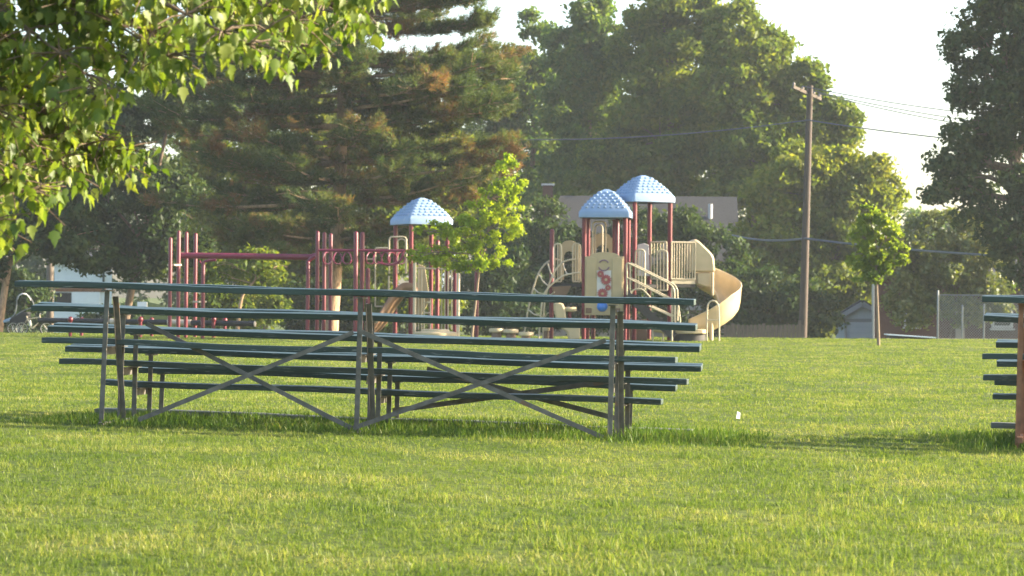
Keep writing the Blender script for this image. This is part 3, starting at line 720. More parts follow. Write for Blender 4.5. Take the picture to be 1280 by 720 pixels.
tt = thing('bike_trailer', 'dark child trailer with a white hood standing behind the bicycle', 'bike trailer', gpt(18, BY + .6))
wheel(tt, P(16.5, 410.5, BY + .3), .18); wheel(tt, P(22, 410.5, BY + .9), .18)
hoopl = smooth_pts(pt([(8, 401), (18, 393), (20.5, 384), (21.5, 373), (24, 369), (33, 368), (38, 372), (42, 380), (41, 384), (30, 388), (20, 394)], BY + .5), 4)
MB().tube(hoopl, .018, 6).build('hood_frame', M['galv'], tt, smooth=50)
hv = []
hl_ = [(22, 375), (24, 369.5), (28, 367.5), (33, 368), (37, 372.5), (38.5, 376)]
for yy in (BY + .35, BY + .6, BY + .85):
    for a, b_ in hl_: hv.append(P(a, b_ - (1 if yy == BY + .6 else 0), yy))
n = len(hl_); MB().add(hv, [(i * n + j, i * n + j + 1, (i + 1) * n + j + 1, (i + 1) * n + j) for i in range(2) for j in range(n - 1)]).build('hood', M['white'], tt, smooth=50, solid=.012)
MB().prism(pt([(10, 400), (18, 395), (27, 390), (35, 390), (34, 401), (28, 407), (14, 406)], BY + .3), (0, .5, 0)).build('seat_body', M['black'], tt, bevel=.03)
MB().prism(pt([(3, 401), (12, 397), (14, 402), (4, 404)], BY + .3), (0, .4, 0)).build('cargo_bag', M['bluemetal'], tt, bevel=.03)

# ------------------------------------------------------------------ buildings and fences
def window(px0, px1, y0, y1, Yd, parent, bars=True):
    fr_ = MB(); a, b_ = P(px0, y1, Yd), P(px1, y0, Yd); w_, h_ = b_.x - a.x, b_.z - a.z; cx, cz = (a.x + b_.x) / 2, (a.z + b_.z) / 2
    t_ = .11
    for (c, s_) in (((a.x + t_ / 2, cz), (t_, h_)), ((b_.x - t_ / 2, cz), (t_, h_)), ((cx, a.z + t_ / 2), (w_ - 2 * t_, t_)), ((cx, b_.z - t_ / 2), (w_ - 2 * t_, t_)), ((cx, cz), (w_ - 2 * t_, .07))):
        fr_.box((c[0], Yd - .05, c[1]), (s_[0], .1, s_[1]))
    fo = fr_.build('window', M['trim'], parent)
    MB().box((cx, Yd - .025, cz), (w_ - 2 * t_, .03, h_ - 2 * t_)).build('pane', M['glass'], fo)
    MB().box((cx, Yd - .08, a.z - .05), (w_ + .12, .18, .08)).build('sill', M['trim'], fo)
def wall_box(px0, px1, ytop, Yd, depth, parent, m, name='wall', skew=False):
    a, b_ = P(px0, ytop, Yd), P(px1, ytop, Yd); zb = gz((a.x + b_.x) / 2, Yd) - .3
    c, d = (b_.x * (Yd + depth) / Yd, a.x * (Yd + depth) / Yd) if skew else (b_.x, a.x)
    return MB().prism([(a.x, Yd, zb), (b_.x, Yd, zb), (c, Yd + depth, zb), (d, Yd + depth, zb)], (0, 0, a.z - zb)).build(name, M[m], parent)
def zpx(px, y_, Yd): return P(px, y_, Yd).z
# house with the grey roof
HY = 116
ha = thing('house', 'house with grey shingle roof and chimney behind the play structures', 'house', gpt(800, HY))
wall_box(672, 920, 328, HY, 8, ha, 'wall')
rz, ez = zpx(800, 245, HY + 4), zpx(800, 330, HY)
xl, xr, xrl = P(664, 0, HY).x, P(926, 0, HY).x, P(702, 0, HY + 4).x
xr2 = P(923, 0, HY + 4).x
rf = MB().add([(xl, HY - .4, ez), (xr, HY - .4, ez), (xr2, HY + 4, rz), (xrl, HY + 4, rz), (xl, HY + 8.4, ez), (xr, HY + 8.4, ez)], [(0, 1, 2, 3), (5, 4, 3, 2), (4, 0, 3), (1, 5, 2), (0, 4, 5, 1)]).build('roof', M['shingle'], ha)
ca, cb = P(678.5, 249, HY + 3), P(691, 232, HY + 3)
ch = MB().box(((ca.x + cb.x) / 2, HY + 3, cb.z - 1.2), (cb.x - ca.x, .6, 2.4)).build('chimney', M['brick'], rf)
MB().box(((ca.x + cb.x) / 2, HY + 3, cb.z + .04), (cb.x - ca.x + .16, .76, .09)).build('chimney_cap', M['trim'], ch)
vp = P(888, 262, HY + 2.6); MB().tube([vp + Vector((0, 0, -.5)), vp + Vector((0, 0, .28))], .11, 8).build('vent_pipe', M['trim'], rf)
window(860, 885, 345, 385, HY, ha)
# garage
GY = 104
ga = thing('garage', 'small white gabled garage beside the utility pole', 'garage', gpt(1070, GY))
wall_box(1045, 1112, 398, GY, 6, ga, 'siding', skew=True)
gab = pt([(1041, 399.5), (1078, 379), (1115, 398.5)], GY - .05)
MB().prism([gab[0] + Vector((.1, 0, .0)), gab[2], gab[1] - Vector((0, 0, .05))], (0, .3, 0)).build('gable', M['siding'], ga)
rm_ = MB()
for a, b_ in ((P(1038.5, 401, GY - .3), P(1078, 377.5, GY - .3)), (P(1117, 399.5, GY - .3), P(1078, 377.5, GY - .3))):
    n_ = (b_ - a).normalized(); u_ = Vector((-n_.z, 0, n_.x)); u_ = u_ if u_.z > 0 else -u_
    rm_.prism([a, b_, b_ + u_ * .1, a + u_ * .1], (.27 * 6.6 / 2, 6.6, 0))
rfg = rm_.build('roof', M['shingle'], ga)
fm_ = MB()
for a, b_ in ((P(1038.5, 403, GY - .33), P(1078, 379.6, GY - .33)), (P(1117, 401.5, GY - .33), P(1078, 379.6, GY - .33))): fm_.beam(a, b_, .04, .2)
fm_.build('fascia', M['trim'], rfg)
a, b_ = P(1062, 430, GY - .06), P(1095, 402, GY - .06)
dr = MB()
for i in range(4):
    hh = (b_.z - a.z) / 4; dr.box(((a.x + b_.x) / 2, GY - .04, a.z + hh * (i + .5)), (b_.x - a.x, .05, hh - .02))
dr.build('garage_door', M['doorwhite'], ga)
tf = MB(); tf.beam(P(1052, 400.5, GY - .04), P(1100, 400.5, GY - .04), .08, .14); tf.beam(P(1057, 430, GY - .04), P(1057, 402, GY - .04), .3, .08); tf.build('door_trim', M['trim'], ga)
# brick house on the right
RY = 98
rb = thing('house', 'dark red brick house with white windows behind the chain link fence', 'house', gpt(1190, RY))
wall_box(1093, 1330, 345, RY, 9, rb, 'brick', skew=True)
rz2, ez2 = zpx(1200, 300, RY + 4), zpx(1200, 346, RY)
xa, xb_ = P(1086, 0, RY).x, P(1340, 0, RY).x
MB().add([(xa, RY - .5, ez2), (xb_, RY - .5, ez2), (xb_ - 3, RY + 4.5, rz2), (xa + 3.6, RY + 4.5, rz2), (xa + 1.4, RY + 9.5, ez2), (xb_ + 1.4, RY + 9.5, ez2)], [(0, 1, 2, 3), (5, 4, 3, 2), (4, 0, 3), (1, 5, 2), (0, 4, 5, 1)]).build('roof', M['shingle'], rb)
window(1130, 1149, 385, 408, RY, rb); window(1239, 1266, 375, 410, RY, rb)
MB().tube(pt([(1091.5, 428), (1091.5, 366), (1092, 350)], RY - .15), .06, 8).build('downspout', M['trim'], rb)
for px0, px1, y0, y1 in ((1194, 1206, 372, 430),):
    a, b_ = P(px0, y1, RY), P(px1, y0, RY); MB().box(((a.x + b_.x) / 2, RY - .03, (a.z + b_.z) / 2), (b_.x - a.x, .06, b_.z - a.z)).build('door', M['wall'], rb)
# white garage building on the far left
WY = 108
wb = thing('garage', 'white garage wall half hidden by the dark trees on the left', 'garage', gpt(100, WY))
wall_box(68, 140, 328, WY, 7, wb, 'siding', skew=True)
xa, xb_ = P(62, 0, WY).x, P(146, 0, WY).x; zt, ze = zpx(100, 312, WY), zpx(100, 327.5, WY)
MB().add([(xa, WY - .4, ze), (xb_, WY - .4, ze), (xb_ - .6, WY + 3.5, zt), (xa - .6, WY + 3.5, zt), (xa - 1.2, WY + 7.4, ze), (xb_ - 1.2, WY + 7.4, ze)], [(0, 1, 2, 3), (5, 4, 3, 2), (4, 0, 3), (1, 5, 2), (0, 4, 5, 1)]).build('roof', M['shingle'], wb)
a, b_ = P(90, 383, WY - .04), P(125, 365, WY - .04)
MB().box(((a.x + b_.x) / 2, WY - .03, (a.z + b_.z) / 2), (b_.x - a.x, .06, b_.z - a.z)).build('garage_door', M['doorwhite'], wb)
a, b_ = P(68, 364.5, WY - .04), P(132, 360, WY - .04)
MB().box(((a.x + b_.x) / 2, WY - .03, (a.z + b_.z) / 2), (b_.x - a.x, .08, b_.z - a.z)).build('lintel', M['rust'], wb)
a, b_ = P(128, 364, WY - .04), P(131, 322, WY - .04)
MB().box(((a.x + b_.x) / 2, WY - .03, (a.z + b_.z) / 2), (b_.x - a.x, .09, b_.z - a.z)).build('downspout', M['plank'], wb)
a, b_ = P(68, 386, WY - .04), P(89, 366, WY - .04)
MB().box(((a.x + b_.x) / 2, WY - .03, (a.z + b_.z) / 2), (b_.x - a.x, .05, b_.z - a.z)).build('side_door', M['dark'], wb)

# board fence
fY = 88
fe = thing('board_fence', 'weathered grey board fence between the slide and the utility pole', 'fence', gpt(957, fY))
mb = MB()
px = 905.0
while px < 1003:
    a = P(px, 405.5 + random.uniform(-.6, .6), fY); g0 = gz(a.x, fY) - .1; w_ = .14
    mb.prism([(a.x, fY, g0), (a.x + w_, fY, g0), (a.x + w_, fY, a.z - .03), (a.x + w_ / 2, fY, a.z), (a.x, fY, a.z - .03)], (0, .025, 0)); px += .155 * S(fY)
mb.build('boards', M['fencewood'], fe)
mb = MB()
for dz in (.25, 1.1): mb.beam((P(905, 0, fY).x, fY + .05, gz(9, fY) + dz), (P(1003, 0, fY).x, fY + .05, gz(9, fY) + dz), .04, .09)
mb.build('rail', M['fencewood'], fe)
for px in (916, 955, 1000):
    a = P(px, 402 if px == 1000 else 406, fY); MB().box((a.x, fY + .1, a.z - .8), (.1, .1, 1.7)).build('fence_post', M['fencewood'], fe)

# chain link fence
cY = 75.5
cf = thing('chain_link_fence', 'tall chain link fence with steel posts at the right end of the lawn', 'fence', gpt(1230, cY))
a, b_ = P(1172.5, 368.5, cY), P(1345, 370, cY); g0 = gz(a.x, cY) + .02; H = a.z - g0
for px, yt in ((1172.5, 364), (1203, 382), (1230, 381), (1290, 370), (1340, 370)):
    p = P(px, yt, cY + (0 if yt < 372 else 4)); MB().post((p.x, p.y, gz(p.x, p.y) - .3), p, .035, 8).build('fence_post', M['galv'], cf, smooth=40)
MB().tube([a, b_], .02, 6).build('top_rail', M['galv'], cf); MB().beam((a.x, cY, g0 + .03), (b_.x, cY, g0 + .03), .12, .08).build('kerb', M['pad'], cf)
mb = MB(); x0, x1 = a.x + .04, b_.x; n = int((x1 - x0 + H) / .085)
for i in range(n):
    for sgn in (1, -1):
        xs0 = x0 - H + i * .085 if sgn > 0 else x0 + i * .085
        p0 = [xs0, g0]; p1 = [xs0 + sgn * H, g0 + H]
        for (u, v) in ((p0, p1),):
            t0, t1 = 0.0, 1.0; dx = sgn * H
            ta, tb = sorted(((x0 - xs0) / dx, (x1 - xs0) / dx)); t0, t1 = max(0, ta), min(1, tb)
            if t1 - t0 > .02: mb.tube([(xs0 + dx * t0, cY + .004 * sgn, g0 + H * t0), (xs0 + dx * t1, cY + .004 * sgn, g0 + H * t1)], 0.006, 3, cap=False)
mb.build('chain_mesh', M['galv'], cf)
# low covered dark thing beside the fence
lt = thing('covered_lumber_stack', 'low dark stack of lumber with a pale top beside the chain link fence', 'lumber stack', gpt(1140, 73))
MB().prism(pt([(1111, 419), (1168, 423), (1168, 430), (1111, 430)], 73), (0, .5, 0)).build('stack', M['dark'], lt)
MB().prism(pt([(1109, 417.5), (1170, 421.5), (1170, 422.8), (1109, 418.8)], 72.95), (0, .6, 0)).build('top_board', M['siding'], lt)
MB().prism(pt([(1109, 423), (1114, 423), (1114, 429), (1109, 429)], 72.9), (0, .2, 0)).build('end_block', M['pad'], lt)
# utility pole with crossarm
uY = 95
up_ = thing('utility_pole', 'tall brown wooden utility pole with a crossarm', 'utility pole', gpt(1003, uY))
pb_, pt_ = P(1003, 435, uY), P(1012.5, 107, uY)
MB().tube([pb_, pb_.lerp(pt_, .5), pt_], [.17, .145, .12], 12).build('shaft', M['polewood'], up_, smooth=40)
ca_, cb_ = P(991, 108.5, uY - .6), P(1026, 124, uY + .5)
MB().beam(ca_, cb_, .1, .12).build('crossarm', M['fencewood'], up_)
for t_ in (.04, .35, .75, .96):
    q = ca_.lerp(cb_, t_); MB().lathe([(.03, .05), (.06, .1), (.05, .16), (.02, .2)], q, 8).build('insulator', M['wall'], up_)
gp = thing('utility_pole', 'grey wooden pole in front of the white garage on the left', 'utility pole', gpt(62, 100))
MB().tube([P(62.5, 430, 100), P(62.5, 230, 100)], [.16, .13], 10).build('shaft', M['fencewood'], gp, smooth=40)
def wire(p0, p1, sag, r, label):
    m = MB(); l = []
    for i in range(17):
        t_ = i / 16; q = p0.lerp(p1, t_); q.z -= sag * 4 * t_ * (1 - t_); l.append(q)
    o = m.tube(l, r, 5).build('power_line', M['wire'], None); tag(o, label, 'power line', 'overhead power lines')
for t_, dy, lab in ((.35, 0, 'highest of the three thin wires running right from the crossarm'), (.75, 7, 'middle of the three thin wires running right from the crossarm'), (.96, 12, 'lowest of the three thin wires running right from the crossarm')):
    q = ca_.lerp(cb_, t_) + Vector((0, 0, .2)); wire(q, P(1300, 150 + dy * 1.6, uY - 6), .15, .02, lab)
wire(P(1010, 150, uY - .2), P(1330, 186, uY - 14), .1, .026, 'dark cable crossing the big dark tree on the right')
wire(P(1010, 150, uY - .2), P(560, 172, uY + 6), .35, .024, 'single dark cable running left from the pole across the tall trees')
wire(P(1006, 298, uY - .2), P(1300, 322, uY - 12), .1, .045, 'thick low cable from the pole over the sapling to the right')
wire(P(1006, 298, uY - .2), P(915, 294, uY + 10), .15, .045, 'thick low cable from the pole towards the grey roof')
# lattice radio mast in the distance
ly = 300
lm = thing('radio_mast', 'distant pale lattice radio mast above the pine branches', 'radio mast', gpt(568, ly))
mm = MB(); top = P(568, 178, ly); base = P(568, 420, ly)
for sx, sy in ((-1, -1), (1, -1), (0, 1)): mm.tube([(base.x + sx * 1.9, ly + sy * 1.9, base.z), (top.x + sx * .12, ly + sy * .12, top.z)], .11, 5)
for i in range(22):
    t0, t1 = i / 22, (i + 1) / 22
    for s_ in (-1, 1):
        a = Vector((base.x + s_ * 1.9 * (1 - t0), ly - 1.9 * (1 - t0), base.z + (top.z - base.z) * t0)); b_ = Vector((base.x - s_ * 1.9 * (1 - t1), ly - 1.9 * (1 - t1), base.z + (top.z - base.z) * t1)); mm.tube([a, b_], .07, 4)
mm.build('lattice', M['siding'], lm)
MB().tube([top, top + Vector((0, 0, 1.2))], .06, 5).build('antenna', M['siding'], lm)
# litter and a little white box by the log
pp = P(923, 519, 22.7); o = MB().add([Vector((pp.x - .02, pp.y, pp.z - .03)), Vector((pp.x + .015, pp.y + .01, pp.z - .035)), Vector((pp.x + .02, pp.y + .03, pp.z + .02)), Vector((pp.x - .008, pp.y + .02, pp.z + .035))], [(0, 1, 2, 3)]).build('paper_scrap', M['paper'], None, solid=.003)
tag(o, 'scrap of white paper lying in the sunlit lawn', 'litter')
sg = thing('notice_box', 'small white box on a thin post behind the balance log', 'notice box', gpt(178, 78))
q = P(178, 381, 78); MB().box(q, (.32, .15, .19)).build('box', M['paper'], sg, bevel=.02); MB().tube([(q.x, q.y, gz(q.x, 78)), q], .03, 8).build('post', M['dark'], sg)
# ------------------------------------------------------------------ trees
LM = dict(
    back=leaf_mat('blue green leaves', [(.1, (.035, .08, .02)), (.5, (.08, .14, .03)), (.9, (.15, .19, .04))], .55, nscale=.25),
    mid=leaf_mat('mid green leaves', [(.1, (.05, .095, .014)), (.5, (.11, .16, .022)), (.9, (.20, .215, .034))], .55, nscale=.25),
    yellow=leaf_mat('yellow green leaves', [(.1, (.07, .12, .012)), (.5, (.14, .18, .02)), (.9, (.24, .24, .034))], .55, nscale=.25),
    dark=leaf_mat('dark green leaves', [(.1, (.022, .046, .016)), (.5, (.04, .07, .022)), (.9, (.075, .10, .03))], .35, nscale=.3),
    pear=leaf_mat('glossy pear leaves', [(.1, (.06, .10, .016)), (.5, (.13, .16, .028)), (.9, (.24, .235, .06))], .5, gloss=.05, nscale=.5),
    sapling=leaf_mat('bright sapling leaves', [(.1, (.15, .25, .012)), (.5, (.27, .36, .016)), (.9, (.38, .42, .03))], .55, nscale=.8, tcol=(1.15, 1.15, .5)),
    young=leaf_mat('young tree leaves', [(.1, (.09, .16, .016)), (.5, (.16, .23, .02)), (.9, (.24, .28, .03))], .55, nscale=.8),
    maple=leaf_mat('maple leaves', [(.1, (.06, .11, .018)), (.5, (.12, .18, .026)), (.9, (.22, .255, .06))], .5, gloss=.02, nscale=1.5, nmix=.3),
    needle=leaf_mat('pine needles', [(.05, (.04, .07, .026)), (.4, (.075, .115, .036)), (.62, (.12, .145, .045)), (.75, (.19, .115, .05)), (.92, (.27, .145, .065))], .4, nscale=.55, nmix=.72),
    far=leaf_mat('far wood leaves', [(.1, (.03, .065, .02)), (.9, (.08, .12, .034))], .45, nscale=.15),
)
def rand_dirs(n):
    v = rng.normal(0, 1, (n, 3)); return v / np.linalg.norm(v, axis=1, keepdims=True)
def leaves_mesh(C_, N_, size, aspect=.5):
    """rhombic leaf faces with centres C_, normals N_"""
    n = len(C_); t_ = rand_dirs(n); u = np.cross(N_, t_); u /= np.linalg.norm(u, axis=1, keepdims=True) + 1e-9; v = np.cross(N_, u)
    L = (size * rng.uniform(.6, 1.3, n))[:, None]
    bend = N_ * L * .15
    V = np.stack([C_ - u * L, C_ + v * L * aspect - bend * .0, C_ + u * L - bend, C_ - v * L * aspect], 1)
    o = (np.arange(n) * 4)[:, None]; return V.reshape(-1, 3), o + np.array([[0, 1, 2, 3]])
def crown_points(lobes, n_clump, rc, n_leaf, squash=.75, sub=1.0):
    """lobes (centre, radii) carry boughs, boughs carry leaf clumps round their outer side, clumps carry leaves"""
    Cs, Ns = [], []
    area = np.array([(r[0] * r[1] + r[0] * r[2] + r[1] * r[2]) for _, r in lobes]); cnt = np.maximum(6, (n_clump * area / area.sum()).astype(int))
    for (c, r), k in zip(lobes, cnt):
        nb = max(14, int(k / 6)); d = rand_dirs(nb); rad = rng.uniform(.2, 1.0, nb) ** .4
        bc_ = np.array(c) + d * rad[:, None] * np.array(r) * .92
        br = float(np.mean(r)) * .34 * rng.uniform(.6, 1.4, nb) * sub
        ib = rng.integers(0, nb, k); dd = rand_dirs(k) + d[ib] * .5 + np.array([0, 0, .35]); dd /= np.linalg.norm(dd, axis=1, keepdims=True)
        cc = bc_[ib] + dd * (br[ib] * rng.uniform(.55, 1.05, k))[:, None] * np.array([1, 1, .8])
        kk = rng.integers(int(n_leaf * .5), int(n_leaf * 1.5) + 1, k); idx = np.repeat(np.arange(k), kk); m = len(idx)
        rr = rc * rng.uniform(.6, 1.5, k)
        dl = rand_dirs(m); rl = rng.uniform(0, 1, m) ** .5
        off = dl * (rl * rr[idx])[:, None]; off[:, 2] *= squash
        Cs.append(cc[idx] + off)
        nn = dl * .5 + dd[idx] * .45 + rand_dirs(m) * .9; Ns.append(nn / np.linalg.norm(nn, axis=1, keepdims=True))
    return np.concatenate(Cs), np.concatenate(Ns)
def limb_pts(a, b_, sag, k=6):
    a, b_ = Vector(a), Vector(b_); L = (b_ - a).length; out = []
    j = Vector((random.uniform(-1, 1), random.uniform(-1, 1), 0)) * L * .06
    for i in range(k):
        t_ = i / (k - 1); q = a.lerp(b_, t_); q += j * math.sin(math.pi * t_); q.z += sag * math.sin(math.pi * t_); out.append(q)
    return out
def tree(name, label, cat, Yd, base_px, lobes_px, leafm, n_clump, rc, n_leaf, leaf, trunk_r, barkm='bark', group=None, fork=.35, depth=.8, aspect=.5, trunk_lean=0, limbs=True, top=None):
    s_ = S(Yd); bx = P(base_px, 425, Yd).x; g0 = gz(bx, Yd)
    t = thing(name, label, cat, (bx, Yd, g0), group=group)
    lobes = []
    for l in lobes_px:
        px, py, rx, ry = l[:4]; dy = l[4] if len(l) > 4 else 0
        c = P(px, py, Yd + dy); lobes.append(((c.x, c.y, c.z), (rx / s_, max(rx, ry) / s_ * depth, ry / s_)))
    C_, N_ = crown_points(lobes, n_clump, rc, n_leaf)
    keep = C_[:, 2] > g0 + .05; C_, N_ = C_[keep], N_[keep]
    V, Fc = leaves_mesh(C_, N_, leaf, aspect); V = V - np.array([bx, Yd, g0])
    np_mesh('crown', V, Fc, LM[leafm], t)
    zc = [l[0][2] for l in lobes]; zmax = top if top else max(zc); ctop = lobes[int(np.argmax(zc))][0]
    fz = g0 + (zmax - g0) * fork
    tp = Vector((ctop[0], ctop[1], zmax)); fk_ = Vector((bx + (tp.x - bx) * .25 + trunk_lean, Yd, fz))
    tk = MB(); sp = smooth_pts([Vector((bx, Yd, g0 - .3)), Vector((bx, Yd, g0 + .2)), fk_, fk_.lerp(tp, .5) + Vector((random.uniform(-.3, .3), 0, 0)), tp], 4)
    rs = [trunk_r * (1.25 if i == 0 else 1) * (1 - .93 * (i / (len(sp) - 1)) ** .9) for i in range(len(sp))]
    tk.tube(sp, rs, 8)
    if limbs:
        for c, r in lobes:
            if abs(c[2] - zmax) < 1e-3: continue
            i0 = min(range(len(sp)), key=lambda i: abs(sp[i].z - max(fz * .7 + g0 * .3, c[2] - r[2] * .9)))
            lp = limb_pts(sp[i0], Vector(c) + Vector((0, 0, r[2] * .2)), r[2] * .12); r0 = min(rs[i0] * .7, trunk_r * .45)
            tk.tube(lp, [max(.012, r0 * (1 - .85 * j / (len(lp) - 1))) for j in range(len(lp))], 6)
            for _ in range(3):
                d = Vector((random.uniform(-1, 1), random.uniform(-1, 1), random.uniform(-.3, 1))).normalized()
                e = Vector(c) + Vector((d.x * r[0], d.y * r[1], d.z * r[2])) * .8; st0 = lp[random.choice((2, 3, 4))]
                l2 = limb_pts(st0, e, .1, 4); tk.tube(l2, [max(.01, r0 * .4 * (1 - .8 * j / 3)) for j in range(4)], 5)
    tk.build('trunk', M[barkm], t, smooth=60)
    return t
G = 'tall trees behind the playground'
tree('broadleaf_tree', 'tall loose tree with a spiky top right behind the pine', 'tree', 135, 650, [(668, 62, 26, 44), (655, 95, 30, 36), (695, 100, 26, 36), (640, 95, 36, 45), (612, 120, 30, 50), (665, 135, 45, 50), (640, 200, 62, 55), (650, 280, 66, 55), (600, 230, 45, 60), (660, 345, 60, 50)], 'back', 1200, .58, 50, .17, .45, group=G)
tree('broadleaf_tree', 'tall tree with a narrow pointed crown left of the widest tree', 'tree', 130, 735, [(738, 18, 24, 36), (728, 48, 26, 32), (750, 58, 28, 32), (740, 110, 36, 34), (712, 70, 30, 36), (745, 85, 40, 45), (715, 135, 46, 45), (745, 175, 50, 55), (715, 225, 55, 50), (735, 285, 60, 50), (700, 330, 50, 50), (760, 330, 50, 50)], 'back', 1200, .58, 50, .17, .45, group=G)
tree('broadleaf_tree', 'widest and tallest tree, directly above the right blue roof', 'tree', 127, 850, [(828, 12, 38, 34), (868, 30, 44, 34), (800, 60, 34, 40), (850, 80, 64, 50), (800, 120, 40, 45), (870, 140, 62, 55), (820, 180, 60, 50), (870, 215, 58, 50), (845, 270, 66, 50), (860, 330, 66, 50)], 'mid', 1650, .58, 50, .17, .55, group=G)
tree('broadleaf_tree', 'tall tree directly left of the utility pole top', 'tree', 124, 955, [(920, 40, 34, 36), (950, 70, 36, 40), (915, 100, 48, 50), (965, 125, 44, 44), (1000, 110, 34, 34), (1030, 150, 36, 26), (1055, 168, 20, 14), (1010, 170, 46, 36), (950, 180, 56, 50), (1000, 215, 54, 44), (940, 250, 50, 50)], 'mid', 1550, .58, 50, .17, .5, group=G)
tree('broadleaf_tree', 'lower rounded tree just above and left of the right blue roof', 'tree', 127, 790, [(758, 190, 30, 26), (800, 215, 36, 28), (740, 225, 32, 32), (775, 240, 46, 36), (835, 232, 28, 24), (730, 280, 40, 46), (720, 330, 36, 40)], 'mid', 700, .5, 46, .16, .3, group=G)
tree('broadleaf_tree', 'broad yellow green tree behind the utility pole', 'tree', 112, 1015, [(972, 245, 40, 36), (1000, 222, 50, 34), (1045, 232, 44, 36), (1085, 215, 26, 22), (1100, 238, 26, 28), (1070, 265, 46, 36), (985, 290, 56, 46), (1040, 300, 50, 46), (938, 325, 30, 40), (960, 350, 50, 40), (1030, 355, 60, 42), (1075, 330, 40, 44), (990, 400, 60, 26)], 'yellow', 1750, .5, 48, .15, .35, group=G)
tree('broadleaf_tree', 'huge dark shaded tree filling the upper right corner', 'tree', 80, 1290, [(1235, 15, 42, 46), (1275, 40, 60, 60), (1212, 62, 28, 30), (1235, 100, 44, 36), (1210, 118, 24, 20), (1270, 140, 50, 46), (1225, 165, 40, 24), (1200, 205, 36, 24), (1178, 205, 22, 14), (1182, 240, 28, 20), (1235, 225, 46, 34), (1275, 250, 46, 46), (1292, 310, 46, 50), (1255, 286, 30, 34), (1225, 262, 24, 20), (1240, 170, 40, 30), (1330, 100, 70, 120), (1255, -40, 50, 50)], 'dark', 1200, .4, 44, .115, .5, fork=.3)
tree('pear_tree', 'multi stemmed tree with glinting leaves in front of the brick house', 'tree', 92, 1180, [(1165, 300, 30, 30), (1200, 290, 26, 24), (1222, 305, 26, 34), (1150, 335, 34, 34), (1190, 340, 44, 38), (1240, 340, 20, 34), (1225, 360, 34, 32), (1165, 370, 40, 30), (1130, 330, 24, 40), (1195, 385, 30, 20), (1125, 365, 24, 26), (1150, 388, 30, 20), (1235, 385, 22, 20), (1215, 335, 34, 30), (1135, 385, 26, 22), (1250, 372, 18, 24)], 'pear', 900, .34, 40, .095, .09, fork=.15)
tree('broadleaf_tree', 'hazy distant tree low between the right sapling and the big dark tree', 'tree', 190, 1165, [(1165, 290, 40, 24), (1140, 300, 34, 22), (1195, 300, 36, 24), (1165, 330, 60, 40)], 'back', 240, .7, 32, .25, .4)
GD = 'shady trees along the left edge of the park'
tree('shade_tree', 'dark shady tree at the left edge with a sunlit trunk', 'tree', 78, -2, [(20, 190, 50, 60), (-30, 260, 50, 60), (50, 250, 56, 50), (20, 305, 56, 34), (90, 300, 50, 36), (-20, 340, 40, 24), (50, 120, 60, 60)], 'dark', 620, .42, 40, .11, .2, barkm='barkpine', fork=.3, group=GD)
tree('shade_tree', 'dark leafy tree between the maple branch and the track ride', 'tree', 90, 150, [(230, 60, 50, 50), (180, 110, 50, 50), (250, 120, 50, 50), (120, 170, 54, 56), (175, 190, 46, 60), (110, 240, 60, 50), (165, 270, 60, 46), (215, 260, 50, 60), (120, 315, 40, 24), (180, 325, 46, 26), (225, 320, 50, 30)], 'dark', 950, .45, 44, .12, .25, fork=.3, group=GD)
tree('shade_tree', 'leafy tree behind the track ride, glimpsed through the pine', 'tree', 104, 330, [(330, 90, 60, 60), (400, 110, 60, 50), (470, 150, 60, 50), (280, 200, 60, 70), (350, 250, 70, 60), (290, 310, 70, 50), (400, 310, 60, 50), (460, 300, 60, 60), (480, 220, 60, 60), (380, 160, 60, 70), (330, 350, 60, 30), (540, 290, 50, 50), (550, 210, 50, 50), (430, 360, 60, 30)], 'yellow', 1200, .55, 42, .15, .3, fork=.3, group=GD)
tree('young_tree', 'small forked tree standing under the pine behind the track ride', 'tree', 74, 297, [(280, 335, 26, 12), (320, 330, 26, 14), (262, 345, 16, 10), (345, 338, 20, 12)], 'mid', 60, .35, 34, .09, .09, barkm='barkpine', fork=.55)

